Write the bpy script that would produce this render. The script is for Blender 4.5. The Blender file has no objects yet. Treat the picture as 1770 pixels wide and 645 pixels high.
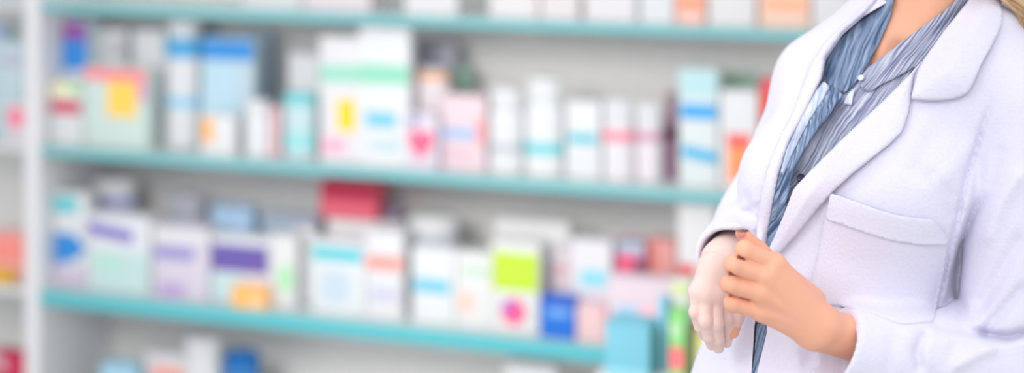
import bpy, bmesh, math, random
import numpy as np
from mathutils import Vector, Matrix
from mathutils.bvhtree import BVHTree
from mathutils.geometry import delaunay_2d_cdt

random.seed(7)
rng = np.random.default_rng(7)
scn = bpy.context.scene
col = scn.collection

# ------------------------------------------------------------------ camera
F = 2800.0            # focal length in pixels of the 1770 px wide frame
CX, CY = 885.0, -280.0  # where the level optical axis meets the frame
CAMZ = 1.60
cam = bpy.data.cameras.new('camera')
camo = bpy.data.objects.new('camera', cam)
col.objects.link(camo)
camo.location = (0, 0, CAMZ)
camo.rotation_euler = (math.pi / 2, 0, 0)
cam.sensor_width = 36.0
cam.sensor_fit = 'HORIZONTAL'
cam.lens = F * 36.0 / 1770.0
cam.shift_x = 0.0
cam.shift_y = -(322.5 - CY) / 1770.0
cam.clip_start = 0.05
cam.dof.use_dof = True
cam.dof.focus_distance = 2.03
cam.dof.aperture_fstop = cam.lens / 1000.0 / 0.045
scn.camera = camo

# ------------------------------------------------------------------ light
scn.view_settings.view_transform = 'Standard'
scn.view_settings.look = 'None'
scn.view_settings.gamma = 1.0
scn.view_settings.use_curve_mapping = False
scn.view_settings.exposure = 0.0
scn.cycles.use_denoising = True
scn.cycles.max_bounces = 8
w = bpy.data.worlds.new('world')
scn.world = w
w.use_nodes = True
w.node_tree.nodes['Background'].inputs[0].default_value = (0.93, 0.95, 1.0, 1)
w.node_tree.nodes['Background'].inputs[1].default_value = 0.96


def area(name, loc, target, sx, sy, power, color):
    l = bpy.data.lights.new(name, 'AREA')
    l.shape = 'RECTANGLE'
    l.size, l.size_y = sx, sy
    l.energy = power
    l.color = color
    o = bpy.data.objects.new(name, l)
    col.objects.link(o)
    o.location = loc
    o.rotation_euler = (Vector(target) - Vector(loc)).to_track_quat('-Z', 'Y').to_euler()
    return o


area('fill_light_front', (0.1, 0.1, 2.3), (0.45, 2.1, 1.1), 1.4, 1.0, 15, (1.0, 0.985, 0.96))  # added frontal fill that brightens the person, not a known fixture
area('fill_light_shelf_top', (-0.9, 2.3, 2.75), (-0.15, 3.95, 0.6), 2.4, 0.9, 9, (1.0, 0.99, 0.98))  # added fill high above the shelves, no real lamp there
shelf_fill = area('fill_light_shelf', (-1.35, 1.2, 2.0), (-0.15, 3.85, 0.36), 0.9, 0.7, 11, (1.0, 0.985, 0.97))  # added fill, spread narrowed to brighten the shelves and miss the person
shelf_fill.data.spread = math.radians(72)
area('fill_light_side', (2.2, 1.6, 2.9), (0.6, 2.1, 1.1), 1.0, 1.0, 3, (1.0, 1.0, 1.0))  # added weak fill from the side, stands for no known lamp

# ------------------------------------------------------------------ helpers
def W(px, py, Y):
    return Vector(((px - CX) * Y / F, Y, CAMZ - (py - CY) * Y / F))


def tag(o, label=None, cat=None, group=None, kind=None):
    if label: o['label'] = label
    if cat: o['category'] = cat
    if group: o['group'] = group
    if kind: o['kind'] = kind
    return o


def empty(name, loc=(0, 0, 0), rz=0.0):
    o = bpy.data.objects.new(name, None)
    o.empty_display_size = 0.05
    o.location = loc
    o.rotation_euler = (0, 0, rz)
    col.objects.link(o)
    return o


_m = {}
def lin(c):
    return tuple(((v / 255.0) / 12.92 if v / 255.0 <= 0.04045 else ((v / 255.0 + 0.055) / 1.055) ** 2.4) for v in c)


def mat(rgb, rough=0.55, spec=0.35, bump=0.0, key=None):
    """plain printed card / plastic of one colour (sRGB 0..255), with a faint procedural mottling"""
    k = (tuple(rgb), rough, spec, bump)
    if k in _m: return _m[k]
    m = bpy.data.materials.new(key or 'print_%02x%02x%02x' % tuple(int(v) for v in rgb))
    m.use_nodes = True
    nt = m.node_tree
    b = nt.nodes['Principled BSDF']
    b.inputs['Roughness'].default_value = rough
    b.inputs['Specular IOR Level'].default_value = spec
    n = nt.nodes.new('ShaderNodeTexNoise')
    n.inputs['Scale'].default_value = 35
    r = nt.nodes.new('ShaderNodeMixRGB')
    c = lin(rgb)
    r.inputs[1].default_value = (c[0], c[1], c[2], 1)
    r.inputs[2].default_value = (min(1, c[0] * 0.93), min(1, c[1] * 0.93), min(1, c[2] * 0.93), 1)
    tc = nt.nodes.new('ShaderNodeTexCoord')
    nt.links.new(tc.outputs['Object'], n.inputs['Vector'])
    nt.links.new(n.outputs['Fac'], r.inputs[0])
    nt.links.new(r.outputs[0], b.inputs['Base Color'])
    if bump:
        bp = nt.nodes.new('ShaderNodeBump')
        bp.inputs['Strength'].default_value = bump
        bp.inputs['Distance'].default_value = 0.002
        nt.links.new(n.outputs['Fac'], bp.inputs['Height'])
        nt.links.new(bp.outputs[0], b.inputs['Normal'])
    _m[k] = m
    return m


def link_mesh(name, me, parent=None, loc=(0, 0, 0), rz=0.0):
    o = bpy.data.objects.new(name, me)
    col.objects.link(o)
    o.location = loc
    o.rotation_euler = (0, 0, rz)
    if parent: o.parent = parent
    return o


class MB:
    """collects shapes with material slots into ONE mesh"""
    def __init__(self):
        self.bm = bmesh.new()
        self.mats = []

    def mi(self, m):
        if m not in self.mats: self.mats.append(m)
        return self.mats.index(m)

    def box(self, x0, x1, y0, y1, z0, z1, m, bevel=0.0, seg=2):
        t = bmesh.new()
        bmesh.ops.create_cube(t, size=1.0)
        for v in t.verts:
            v.co = Vector(((x0 + x1) / 2 + v.co.x * (x1 - x0), (y0 + y1) / 2 + v.co.y * (y1 - y0), (z0 + z1) / 2 + v.co.z * (z1 - z0)))
        if bevel:
            bmesh.ops.bevel(t, geom=list(t.edges), offset=bevel, segments=seg, affect='EDGES', profile=0.6)
        self._add(t, m)

    def prism(self, pts, y0, y1, m):
        """outline in x,z extruded from y0 to y1"""
        t = bmesh.new()
        a = [t.verts.new((x, y0, z)) for x, z in pts]
        b = [t.verts.new((x, y1, z)) for x, z in pts]
        n = len(pts)
        t.faces.new(a)
        t.faces.new(list(reversed(b)))
        for i in range(n):
            t.faces.new((a[i], b[i], b[(i + 1) % n], a[(i + 1) % n]))
        bmesh.ops.recalc_face_normals(t, faces=t.faces)
        self._add(t, m)

    def lathe(self, prof, m, seg=40, sx=1.0, sy=1.0, caps=True, off=(0, 0)):
        t = bmesh.new()
        rings = []
        for r, z in prof:
            rings.append([t.verts.new((off[0] + sx * r * math.cos(2 * math.pi * i / seg), off[1] + sy * r * math.sin(2 * math.pi * i / seg), z)) for i in range(seg)])
        for a, b in zip(rings, rings[1:]):
            for i in range(seg):
                t.faces.new((a[i], a[(i + 1) % seg], b[(i + 1) % seg], b[i]))
        if caps:
            t.faces.new(list(reversed(rings[0])))
            t.faces.new(rings[-1])
        self._add(t, m)

    def _add(self, t, m):
        i = self.mi(m)
        for f in t.faces: f.material_index = i
        me = bpy.data.meshes.new('tmp')
        t.to_mesh(me)
        t.free()
        self.bm.from_mesh(me)
        bpy.data.meshes.remove(me)

    def build(self, name, parent=None, loc=(0, 0, 0), rz=0.0, smooth=None):
        me = bpy.data.meshes.new(name)
        self.bm.to_mesh(me)
        self.bm.free()
        for m in self.mats: me.materials.append(m)
        if smooth:
            me.polygons.foreach_set('use_smooth', [True] * len(me.polygons))
            try:
                me.set_sharp_from_angle(angle=math.radians(smooth))
            except Exception:
                pass
        return link_mesh(name, me, parent, loc, rz)

# ------------------------------------------------------------------ the shelving frame of reference
TAN = 0.3304
ANG = math.atan(TAN)
CS, SN = math.cos(ANG), math.sin(ANG)
Z0 = 4.0                       # distance of the shelf front on the optical axis
SD = Vector((CS, -SN, 0))      # along the shelf, towards the right
SNRM = Vector((SN, CS, 0))     # into the shelf
ORG = Vector((0, Z0, 0))
RZ = -ANG


def S(px, py, t):
    """point seen at a pixel, on the vertical plane t behind the shelf front -> (s, t, z)"""
    a = (px - CX) / F
    Y = (Z0 * CS + t) / (SN * a + CS)
    P = Vector((a * Y, Y, 0))
    return (P - ORG).dot(SD), t, CAMZ - (py - CY) * Y / F


def SW(s, t, z):
    p = ORG + SD * s + SNRM * t
    return Vector((p.x, p.y, z))


K = Z0 / 3.1
H1, H2, H3, H4 = CAMZ - 0.349 * K, CAMZ - 0.653 * K, CAMZ - 0.957 * K, 0.045   # top faces of the shelves
DEPTH = 0.36

white_gloss = mat((228, 228, 230), 0.35, 0.4)
panel_grey = mat((234, 231, 229), 0.5, 0.3)
def glass_mat(rgb, clear):
    m = bpy.data.materials.new('shelf_glass'); m.use_nodes = True
    nt = m.node_tree; b = nt.nodes['Principled BSDF']
    b.inputs['Base Color'].default_value = (*lin(rgb), 1); b.inputs['Roughness'].default_value = 0.2
    t = nt.nodes.new('ShaderNodeBsdfTransparent'); t.inputs[0].default_value = (0.93, 0.98, 0.97, 1)
    x = nt.nodes.new('ShaderNodeMixShader'); x.inputs[0].default_value = clear
    nt.links.new(b.outputs[0], x.inputs[1]); nt.links.new(t.outputs[0], x.inputs[2])
    nt.links.new(x.outputs[0], nt.nodes['Material Output'].inputs['Surface'])
    return m


shelf_top = glass_mat((246, 250, 249), 0.50)
teal = mat((84, 186, 194), 0.25, 0.5)
teal2 = mat((110, 186, 190), 0.25, 0.5)
pale_edge = mat((214, 214, 214), 0.25, 0.5)

# room
fl = MB(); fl.box(-6, 6, -3, 6.5, -0.05, 0.0, mat((214, 212, 210), 0.35, 0.4)); tag(fl.build('floor'), kind='structure')
fw = MB(); fw.box(-7, 7, 0, 0.1, 0, 3.2, mat((222, 222, 224), 0.7, 0.2))
tag(fw.build('wall_back', loc=SW(0, 0.72, 0), rz=RZ), kind='structure')

sL = S(45, 300, 0)[0]; sR0 = S(82, 300, 0)[0]
SRIGHT = 1.40


def shelving(name, s0, s1, levels, label, both=True):
    root = empty(name, SW(s0, 0, 0), RZ)
    L = s1 - s0
    E = 0.045 if both else 0.0
    for i, x in enumerate((0.0, L - 0.045)):
        if i == 0 or both:
            m = MB(); m.box(x, x + 0.045, -0.006, DEPTH + 0.02, 0.0, 2.05, white_gloss, 0.004)
            m.build('side_panel', root)
    m = MB(); m.box(0.045, L - E, DEPTH, DEPTH + 0.02, 0.02, 2.05, panel_grey, 0.002); m.build('back_panel', root)
    m = MB(); m.box(0.045, L - E, 0.02, DEPTH, 2.0, 2.045, white_gloss, 0.003); m.build('top_panel', root)
    for z, th, me in levels:
        m = MB(); m.box(0.046, L - E - 0.001, 0.004, DEPTH - 0.001, z - th, z, shelf_top, 0.0015)
        b = m.build('glass_shelf', root)
        e = MB(); e.box(0.046, L - E - 0.001, 0.0, 0.0038, z - th, z - 0.0005, me, 0.001)
        tag(e.build('shelf_edge', b), 'teal front edge of the glass shelf' if me is not pale_edge else 'pale front edge of the shelf')
    tag(root, label, 'shelving')
    return root


shelving('shelving_unit', sL, SRIGHT,
         [(H1, 0.022, teal2), (H2, 0.024, teal2), (H3, 0.040, teal), (H4, 0.03, teal), (H1 + 0.40, 0.022, teal2)],
         'white pharmacy shelving unit with teal-edged glass shelves behind the person in the white coat')
LB0 = sL - 0.95
shelving('shelving_unit', LB0, sL - 0.001,
         [(H1, 0.02, pale_edge), (H2, 0.02, pale_edge), (H3, 0.02, pale_edge), (H4, 0.03, pale_edge), (H1 + 0.40, 0.02, pale_edge)],
         'neighbouring white shelving bay cut by the left edge of the photo', False)

# ------------------------------------------------------------------ products
WHT = (221, 222, 223)
def C(*a): return a


SPECS = []
def carton(*a, **k): SPECS.append(['c', list(a), k])
def bottle(*a, **k): SPECS.append(['b', list(a), k])


def build_carton(x0, x1, ytop, z, t, label, base=WHT, patches=(), depth=0.055, name='medicine_carton', group=None, cat='box', zb=None):
    """folding carton whose front face is seen between x0 and x1; patches = (x0,x1,y0,y1,rgb,kind) printed on the front"""
    s0 = S(x0, ytop, t)[0]; s1 = S(x1, ytop, t)[0]
    zt = S((x0 + x1) / 2, ytop, t)[2]
    sc = (s0 + s1) / 2; w = (s1 - s0) / 2; h = zt - z
    h = max(h, 0.03)
    m = MB()
    bm_ = mat(base, 0.45, 0.35)
    m.box(-w, w, 0, depth, 0.0006, h, bm_, 0.0022)
    # tuck flap: a lip and side slots on the lid
    m.box(-w + 0.004, w - 0.004, -0.0006, 0.0, h - 0.012, h - 0.003, bm_)
    m.box(-w + 0.003, w - 0.003, 0.003, depth - 0.003, h, h + 0.0008, bm_, 0.0003)
    for i, p in enumerate(patches):
        px0, px1, py0, py1, rgb = p[:5]
        kind = p[5] if len(p) > 5 else 'rect'
        e = 0.0009 + 0.0005 * i
        a = max(S(px0, py0, t)[0] - sc, -w + 0.0015); b = min(S(px1, py0, t)[0] - sc, w - 0.0015)
        zz1 = min(S((px0 + px1) / 2, py0, t)[2] - z, h - 0.002); zz0 = max(S((px0 + px1) / 2, py1, t)[2] - z, 0.002)
        if b - a < 0.003 or zz1 - zz0 < 0.003: continue
        pm = mat(rgb, 0.45, 0.35)
        if kind == 'wrap':
            m.box(-w - e, w + e, -e, depth + e, zz0, zz1, pm)
        elif kind == 'oval':
            cx, cz, rx, rz_ = (a + b) / 2, (zz0 + zz1) / 2, (b - a) / 2, (zz1 - zz0) / 2
            m.prism([(cx + rx * math.cos(q * math.pi / 16), cz + rz_ * math.sin(q * math.pi / 16)) for q in range(32)], -e, 0.0004, pm)
        elif kind == 'slant':
            d = (zz1 - zz0) * 0.35
            m.prism([(a, zz0 + d), (b, zz0), (b, zz1 - d), (a, zz1)], -e, 0.0004, pm)
        elif kind == 'arrow':
            q = (b - a) * 0.35
            m.prism([(a, zz0), (b - q, zz0 + (zz1 - zz0) * .2), (b, (zz0 + zz1) / 2 + (zz1 - zz0) * .05), (b - q, zz1), (a, zz1)], -e, 0.0004, pm)
        elif kind == 'heart':
            cx = (a + b) / 2; rx = (b - a) / 2; hz = zz1 - zz0
            pts = []
            for q in range(28):
                th = 2 * math.pi * q / 28
                pts.append((cx + rx * math.sin(th) ** 3, zz0 + hz * (0.55 + (13 * math.cos(th) - 5 * math.cos(2 * th) - 2 * math.cos(3 * th) - math.cos(4 * th)) / 29.0)))
            m.prism(pts, -e, 0.0004, pm)
        else:
            m.prism([(a, zz0), (b, zz0), (b, zz1), (a, zz1)], -e, 0.0004, pm)
    o = m.build(name, None, SW(sc, t, z), RZ, smooth=30)
    return tag(o, label, cat, group)


def build_bottle(x0, x1, ytop, z, t, label, base=WHT, cap=WHT, cap_frac=0.22, cap_w=0.62, bands=(), name='pill_bottle', cat='bottle', neck=True, ycap=None):
    """round bottle or jar: body, ribbed screw cap, wrapped label bands (y0, y1, rgb)"""
    t2 = t
    s0 = S(x0, ytop, t2)[0]; s1 = S(x1, ytop, t2)[0]
    r = (s1 - s0) / 2; sc = (s0 + s1) / 2
    t2 = t + r * 0.72
    sc = S((x0 + x1) / 2, ytop, t2)[0]
    zt = S((x0 + x1) / 2, ytop, t)[2]
    h = zt - z
    hc = h * cap_frac
    if ycap is not None: hc = zt - S((x0 + x1) / 2, ycap, t)[2]
    hb = h - hc
    root = empty(name, SW(sc, t2, z), RZ)
    rc = r * cap_w
    prof = [(r * 0.9, 0.0006), (r * 0.98, 0.003), (r, 0.008)]
    if neck:
        sh = min(0.35 * hb, (r - rc) * 1.1 + 0.008)
        prof += [(r, hb - sh)]
        for k in range(1, 6):
            a = k / 5 * math.pi / 2
            prof.append((rc * 0.9 + (r - rc * 0.9) * math.cos(a), hb - sh + (sh - 0.002) * math.sin(a)))
        prof += [(rc * 0.9, hb)]
    else:
        prof += [(r, hb - 0.006), (r * 0.97, hb - 0.001), (r * 0.9, hb)]
    m = MB(); m.lathe(prof, mat(base, 0.35, 0.45), sy=0.72); m.build('body', root, smooth=40)
    c = MB()
    cm = mat(cap, 0.4, 0.4)
    c.lathe([(rc, hb), (rc * 1.02, hb + 0.003), (rc, h - 0.006), (rc * 0.96, h - 0.001), (rc * 0.88, h)], cm, sy=0.72)
    for q in range(28):
        a = 2 * math.pi * q / 28
        x, y = rc * 1.01 * math.cos(a), 0.72 * rc * 1.01 * math.sin(a)
        c.box(x - .0012, x + .0012, y - .0012, y + .0012, hb + 0.004, h - 0.007, cm)
    c.build('cap', root, smooth=40)
    for y0, y1, rgb in bands:
        z1 = S((x0 + x1) / 2, y0, t)[2] - z; z0_ = S((x0 + x1) / 2, y1, t)[2] - z
        z0_ = max(z0_, 0.006)
        rr = (r if z1 < hb - 0.004 else rc * 1.03) + 0.0009
        b = MB(); b.lathe([(rr - 0.0006, z0_), (rr, z0_ + 0.0005), (rr, z1 - 0.0005), (rr - 0.0006, z1)], mat(rgb, 0.5, 0.3), caps=True, sy=0.72)
        b.build('label_band', root, smooth=40)
    return tag(root, label, cat)


CY_ = (96, 190, 205); BLU = (70, 150, 215); MINT = (150, 215, 190); PURP = (120, 105, 185)
PM = (197, 216, 212)
# ---- shelf two (the middle one), left to right
Zt = H2
carton(86, 152, 36, Zt, 0.10, 'tall blue and magenta-topped carton standing at the left end of the middle shelf', (206, 216, 223),
       [(86, 152, 38, 70, (120, 100, 180)), (92, 145, 44, 62, (170, 84, 160)), (86, 152, 70, 120, (58, 140, 218))])
carton(88, 142, 142, Zt, 0.04, 'short pale carton with crimson band, before the tall blue carton on the middle shelf', (217, 219, 219),
       [(90, 120, 144, 164, (236, 230, 184)), (120, 140, 144, 164, (176, 222, 170)), (90, 139, 174, 196, (206, 62, 96))])
carton(150, 216, 52, Zt, 0.16, 'plain white carton behind the pink-topped box on the middle shelf', WHT, [(190, 213, 70, 96, (195, 192, 200))])
carton(230, 284, 54, Zt, 0.15, 'plain white carton standing left of the blue-lidded bottle on the middle shelf')
carton(143, 254, 117, Zt, 0.05, 'wide pale green box with pink lid band and yellow square on the middle shelf', (202, 219, 212),
       [(143, 254, 119, 140, (244, 140, 150)), (186, 236, 140, 202, (252, 208, 96)), (237, 254, 141, 176, (222, 160, 190))])
bottle(289, 346, 38, Zt, 0.10, 'tall white bottle with a blue shoulder band on the middle shelf', WHT, (219, 223, 226), 0.12, 0.8,
       [(68, 102, (84, 170, 220)), (168, 188, (150, 204, 232))])
carton(348, 438, 66, Zt, 0.11, 'pale blue carton with a strong blue top band on the middle shelf', (186, 206, 216),
       [(348, 438, 69, 104, (62, 146, 220)), (350, 408, 106, 196, (184, 215, 228))])
bottle(348, 380, 45, Zt, 0.22, 'dark navy capped bottle peeping out behind the blue-banded carton', (90, 110, 150), (52, 74, 112), 0.2, 0.8)
carton(412, 462, 56, Zt, 0.24, 'dull blue-grey carton standing in the back row of the middle shelf', (166, 186, 208))
carton(347, 404, 200, Zt, 0.035, 'small white box with a vertical orange stripe on the middle shelf', WHT, [(350, 369, 204, 246, (252, 182, 110))], 0.05)
bottle(424, 470, 176, Zt, 0.05, 'small plain white bottle next to a pink carton on the middle shelf', WHT, WHT, 0.25, 0.8)
carton(468, 488, 186, Zt, 0.06, 'narrow pink carton between a white bottle and the teal-lidded jar', (224, 185, 190), (), 0.05)
carton(499, 552, 94, Zt, 0.17, 'plain white carton rising behind the teal-lidded jar on the middle shelf', WHT, (), 0.06)
bottle(486, 548, 165, Zt, 0.05, 'pale aqua jar with a teal lid on the middle shelf', (188, 212, 216), (118, 206, 210), 0.16, 0.97,
       [(232, 258, (150, 214, 214))], 'cream_jar', 'jar', False)
carton(553, 622, 64, Zt, 0.06, 'tall white carton with a mint band, a yellow square and a pink corner', (221, 219, 221),
       [(553, 622, 112, 143, (156, 214, 194)), (584, 613, 172, 226, (250, 208, 28)), (556, 596, 240, 263, (240, 172, 194))])
carton(620, 712, 48, Zt, 0.05, 'tallest white carton with a mint band and a sky blue bar on the middle shelf', (223, 225, 226),
       [(620, 710, 112, 146, (146, 214, 186)), (632, 685, 194, 220, (120, 196, 226)), (640, 690, 240, 262, (195, 212, 219))])
carton(712, 788, 74, Zt, 0.24, 'grey carton in the back row behind the orange-capped bottle', (170, 170, 184), ())
bottle(718, 784, 118, Zt, 0.10, 'white bottle with an orange band under its cap on the middle shelf', (225, 216, 219), (189, 192, 202), 0.10, 0.85,
       [(128, 152, (252, 160, 22))], 'medicine_bottle')
carton(699, 756, 198, Zt, 0.03, 'small pale box with a pink heart emblem on the middle shelf', (212, 206, 217),
       [(702, 722, 202, 218, (150, 144, 190)), (704, 750, 222, 278, (246, 104, 140), 'heart')], 0.045)
carton(757, 842, 166, Zt, 0.06, 'pale pink carton with a thin blue bar and a red side stripe', (226, 204, 210),
       [(758, 826, 222, 240, (160, 190, 226)), (824, 841, 206, 250, (246, 162, 160)), (764, 812, 256, 276, (219, 186, 197), 'slant')])
carton(784, 806, 118, Zt, 0.24, 'slim mint green carton in the back row behind the pale pink carton', (164, 204, 186), (), 0.05)
bottle(842, 906, 154, Zt, 0.05, 'white bottle with a wide cap and a thin grey label line on the middle shelf', WHT, WHT, 0.3, 0.84,
       [(250, 264, (188, 190, 200))], ycap=193)
bottle(908, 976, 138, Zt, 0.05, 'white bottle with two teal bands on the middle shelf', (223, 225, 225), (223, 225, 225), 0.25, 0.78,
       [(182, 203, (86, 192, 200)), (248, 269, (120, 206, 214))], ycap=180)
carton(978, 1040, 176, Zt, 0.07, 'white carton with one narrow teal bar on the middle shelf', WHT, [(982, 1032, 231, 248, (96, 194, 208))])
bottle(1040, 1098, 174, Zt, 0.06, 'white jar with a rose red label band on the middle shelf', (225, 221, 223), WHT, 0.3, 0.92,
       [(228, 245, (240, 138, 156))], 'tablet_jar', 'jar', False)
bottle(1097, 1150, 180, Zt, 0.07, 'white jar with a dusty mauve label band on the middle shelf', (225, 219, 223), WHT, 0.28, 0.9,
       [(229, 245, (206, 150, 176))], 'tablet_jar', 'jar', False)
bottle(1144, 1172, 160, Zt, 0.11, 'small dark maroon vial beside the tall blue-banded carton', (150, 110, 136), (150, 124, 134), 0.2, 0.8, [(222, 242, (70, 20, 52))], 'glass_vial')
carton(1174, 1240, 120, Zt, 0.06, 'tall pale aqua carton with two blue bands on the middle shelf', (216, 223, 223),
       [(1174, 1239, 122, 168, (185, 219, 224)), (1176, 1239, 180, 206, (66, 168, 228)), (1179, 1239, 252, 282, (60, 178, 222), 'slant')])
carton(1240, 1306, 130, Zt, 0.22, 'muted green carton in the back row beside the red box', (160, 196, 176), ())
carton(1244, 1312, 158, Zt, 0.07, 'white carton with a red band over an orange block on the middle shelf', WHT,
       [(1257, 1299, 232, 252, (240, 90, 92)), (1258, 1297, 252, 316, (250, 152, 104))])
carton(1311, 1374, 140, Zt, 0.09, 'crimson and orange box half hidden behind the coat shoulder', (226, 84, 100), [(1312, 1348, 165, 200, (244, 92, 48))])

# ---- shelf three (lower)
Zt = H3
carton(86, 150, 334, Zt, 0.06, 'white carton with a bright blue arrow shape on the lower shelf', (219, 221, 223),
       [(88, 134, 341, 366, (84, 198, 208)), (86, 150, 404, 459, (52, 140, 214), 'arrow'), (92, 148, 460, 492, (206, 195, 212))])
bottle(160, 238, 316, Zt, 0.16, 'white bottle with a lilac mark behind the purple-barred carton', (219, 219, 225), WHT, 0.3, 0.85, [(340, 362, (178, 184, 222))])
carton(152, 258, 374, Zt, 0.045, 'white and mint carton with a slanted purple bar on the lower shelf', (219, 221, 225),
       [(153, 230, 386, 418, (124, 112, 192), 'slant'), (160, 256, 436, 506, (190, 217, 214)), (165, 206, 444, 462, (176, 224, 206))])
bottle(290, 358, 342, Zt, 0.18, 'grey-lilac bottle in the back row of the lower shelf', (197, 200, 212), (192, 194, 204), 0.25, 0.8)
carton(264, 362, 393, Zt, 0.05, 'lilac carton with two thin purple bars on the lower shelf', (210, 204, 216),
       [(268, 336, 428, 448, (146, 140, 200)), (276, 320, 490, 511, (186, 160, 208)), (266, 360, 395, 420, (219, 217, 221))])
carton(364, 434, 360, Zt, 0.17, 'light blue carton rising behind the purple label carton', (176, 206, 234), ())
carton(364, 466, 410, Zt, 0.06, 'white carton with a large dark purple label block on the lower shelf', (217, 219, 223),
       [(364, 463, 424, 471, (108, 94, 168)), (364, 420, 474, 530, (194, 216, 217))])
carton(401, 458, 498, Zt, 0.02, 'small orange box at the front edge of the lower shelf', (252, 186, 104), [(430, 456, 512, 540, (250, 200, 150))], 0.035)
carton(466, 512, 408, Zt, 0.06, 'narrow white carton with a green oval emblem on the lower shelf', (219, 220, 220), [(481, 507, 458, 504, (168, 226, 176), 'oval')])
carton(452, 548, 374, Zt, 0.2, 'dull blue-grey wide carton in the back row of the lower shelf', (178, 190, 208), ())
bottle(508, 552, 396, Zt, 0.11, 'plain white bottle left of the teal-barred carton on the lower shelf', WHT, WHT, 0.3, 0.86)
carton(538, 632, 418, Zt, 0.05, 'white carton with a bright teal bar and faint blue panel on the lower shelf', (219, 223, 225),
       [(540, 626, 429, 451, (80, 198, 208)), (556, 604, 468, 522, (194, 210, 221))])
carton(566, 694, 384, Zt, 0.16, 'wide white box carrying the crimson box in the back row of the lower shelf', (222, 221, 221), (), 0.12)
zst = S(610, 384, 0.16)[2] + 0.001
carton(553, 651, 316, zst, 0.175, 'crimson box lying on top of the wide white box on the lower shelf', (222, 96, 118),
       [(556, 649, 320, 346, (184, 40, 74)), (558, 648, 346, 372, (226, 100, 120))], 0.09)
bottle(666, 699, 352, zst, 0.19, 'small dark mauve vial standing next to the crimson box', (128, 112, 132), (120, 104, 122), 0.3, 0.8, (), 'glass_vial')
carton(631, 696, 400, Zt, 0.05, 'white carton with a coral bar on the lower shelf', (221, 220, 223),
       [(632, 694, 444, 466, (250, 154, 142)), (640, 690, 500, 519, (197, 199, 216))])
bottle(703, 796, 380, Zt, 0.13, 'large white round-shouldered bottle in the back row of the lower shelf', (222, 223, 224), (222, 223, 224), 0.28, 0.86,
       [(412, 430, (188, 200, 212))])
carton(712, 786, 430, Zt, 0.05, 'white carton with a sky blue bar in front of the large white bottle', (221, 224, 224), [(715, 777, 483, 506, (112, 196, 220))])
carton(788, 850, 438, Zt, 0.05, 'white carton with a faint green line and a peach oval on the lower shelf', (222, 222, 221),
       [(800, 850, 462, 476, (192, 216, 194)), (793, 820, 503, 542, (240, 201, 188), 'oval')])
carton(856, 984, 382, Zt, 0.12, 'big plain white carton behind the lime green square on the lower shelf', (223, 222, 222), ())
carton(850, 932, 420, Zt, 0.045, 'white carton with a lime green square and a round pink and violet emblem', (222, 222, 220),
       [(852, 930, 437, 503, (192, 222, 62)), (866, 909, 516, 562, (238, 92, 140), 'oval'), (868, 890, 520, 540, (170, 110, 190), 'oval')])
bottle(956, 994, 436, Zt, 0.10, 'pale pink tube with a red drop mark beside the lime green carton', (226, 206, 210), (225, 217, 219), 0.2, 0.9, [(462, 506, (214, 96, 110))], 'ointment_tube', 'tube')
carton(934, 994, 514, Zt, 0.025, 'small deep blue box at the front edge of the lower shelf', (36, 112, 208),
       [(946, 985, 534, 547, (120, 172, 232)), (934, 994, 516, 530, (50, 96, 190))], 0.045)
carton(984, 1062, 416, Zt, 0.07, 'white carton with a cyan mark next to the small deep blue box', (221, 219, 223),
       [(1004, 1050, 467, 496, (146, 214, 228)), (986, 1042, 512, 530, (202, 190, 212))])
carton(996, 1046, 528, Zt, 0.03, 'small peach pink box right of the deep blue box', (226, 194, 194), [(1030, 1046, 534, 552, (244, 186, 196))], 0.04)
carton(1062, 1118, 418, Zt, 0.10, 'magenta and dark plum carton with a teal top on the lower shelf', (206, 150, 182),
       [(1064, 1112, 420, 432, (150, 206, 212)), (1064, 1096, 444, 480, (236, 92, 132)), (1096, 1117, 448, 480, (124, 64, 92))])
carton(1117, 1168, 416, Zt, 0.13, 'faded coral red carton beside the tall white one on the lower shelf', (232, 164, 160), [(1118, 1136, 420, 470, (236, 140, 130))])
carton(1171, 1236, 352, Zt, 0.06, 'tallest plain white carton with a red band on the lower shelf', (222, 221, 221), [(1173, 1202, 458, 481, (226, 62, 62))], 0.05)
carton(1048, 1166, 482, Zt, 0.03, 'wide pale pink box with blue and rose marks on the lower shelf', (223, 206, 214),
       [(1066, 1104, 528, 556, (166, 206, 232)), (1108, 1152, 532, 564, (246, 188, 200))], 0.06)

# ---- top shelf: only the lower parts show
Zt = H1
for i, (a, b, c_, lab, pt) in enumerate([
    (420, 520, (206, 208, 210), 'pale grey carton on the top shelf, leftmost of those whose foot shows', ()),
    (522, 640, (214, 206, 210), 'faint pink carton second from the left on the top shelf', ()),
    (700, 790, (217, 216, 217), 'plain white carton on the top shelf above the orange-banded bottle', ()),
    (846, 930, (221, 217, 217), 'plain white carton on the top shelf above the white bottle with a grey label line', ()),
    (934, 1000, (219, 212, 212), 'cream white carton on the top shelf above the two-banded teal bottle', ()),
    (1010, 1100, (221, 217, 219), 'plain white carton on the top shelf above the rose-banded jar', ()),
    (1106, 1164, (216, 219, 221), 'bluish white carton on the top shelf beside the orange-footed box', ()),
    (1168, 1218, (242, 194, 184), 'peach box with an orange foot on the top shelf', ((1172, 1214, -2, 14, (252, 142, 96)),)),
    (1224, 1306, (219, 217, 217), 'plain white carton between the two orange-footed boxes on the top shelf', ()),
    (1312, 1400, (236, 202, 185), 'wide pale box with a pastel orange foot on the top shelf', ((1322, 1392, -2, 18, (252, 176, 140)),)),
    (1404, 1470, (217, 216, 219), 'plain white carton on the top shelf right above the coat shoulder', ())]):
    carton(a, b, -90 - 12 * (i % 3), Zt, 0.05 + 0.01 * (i % 2), lab, c_, pt)

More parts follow.
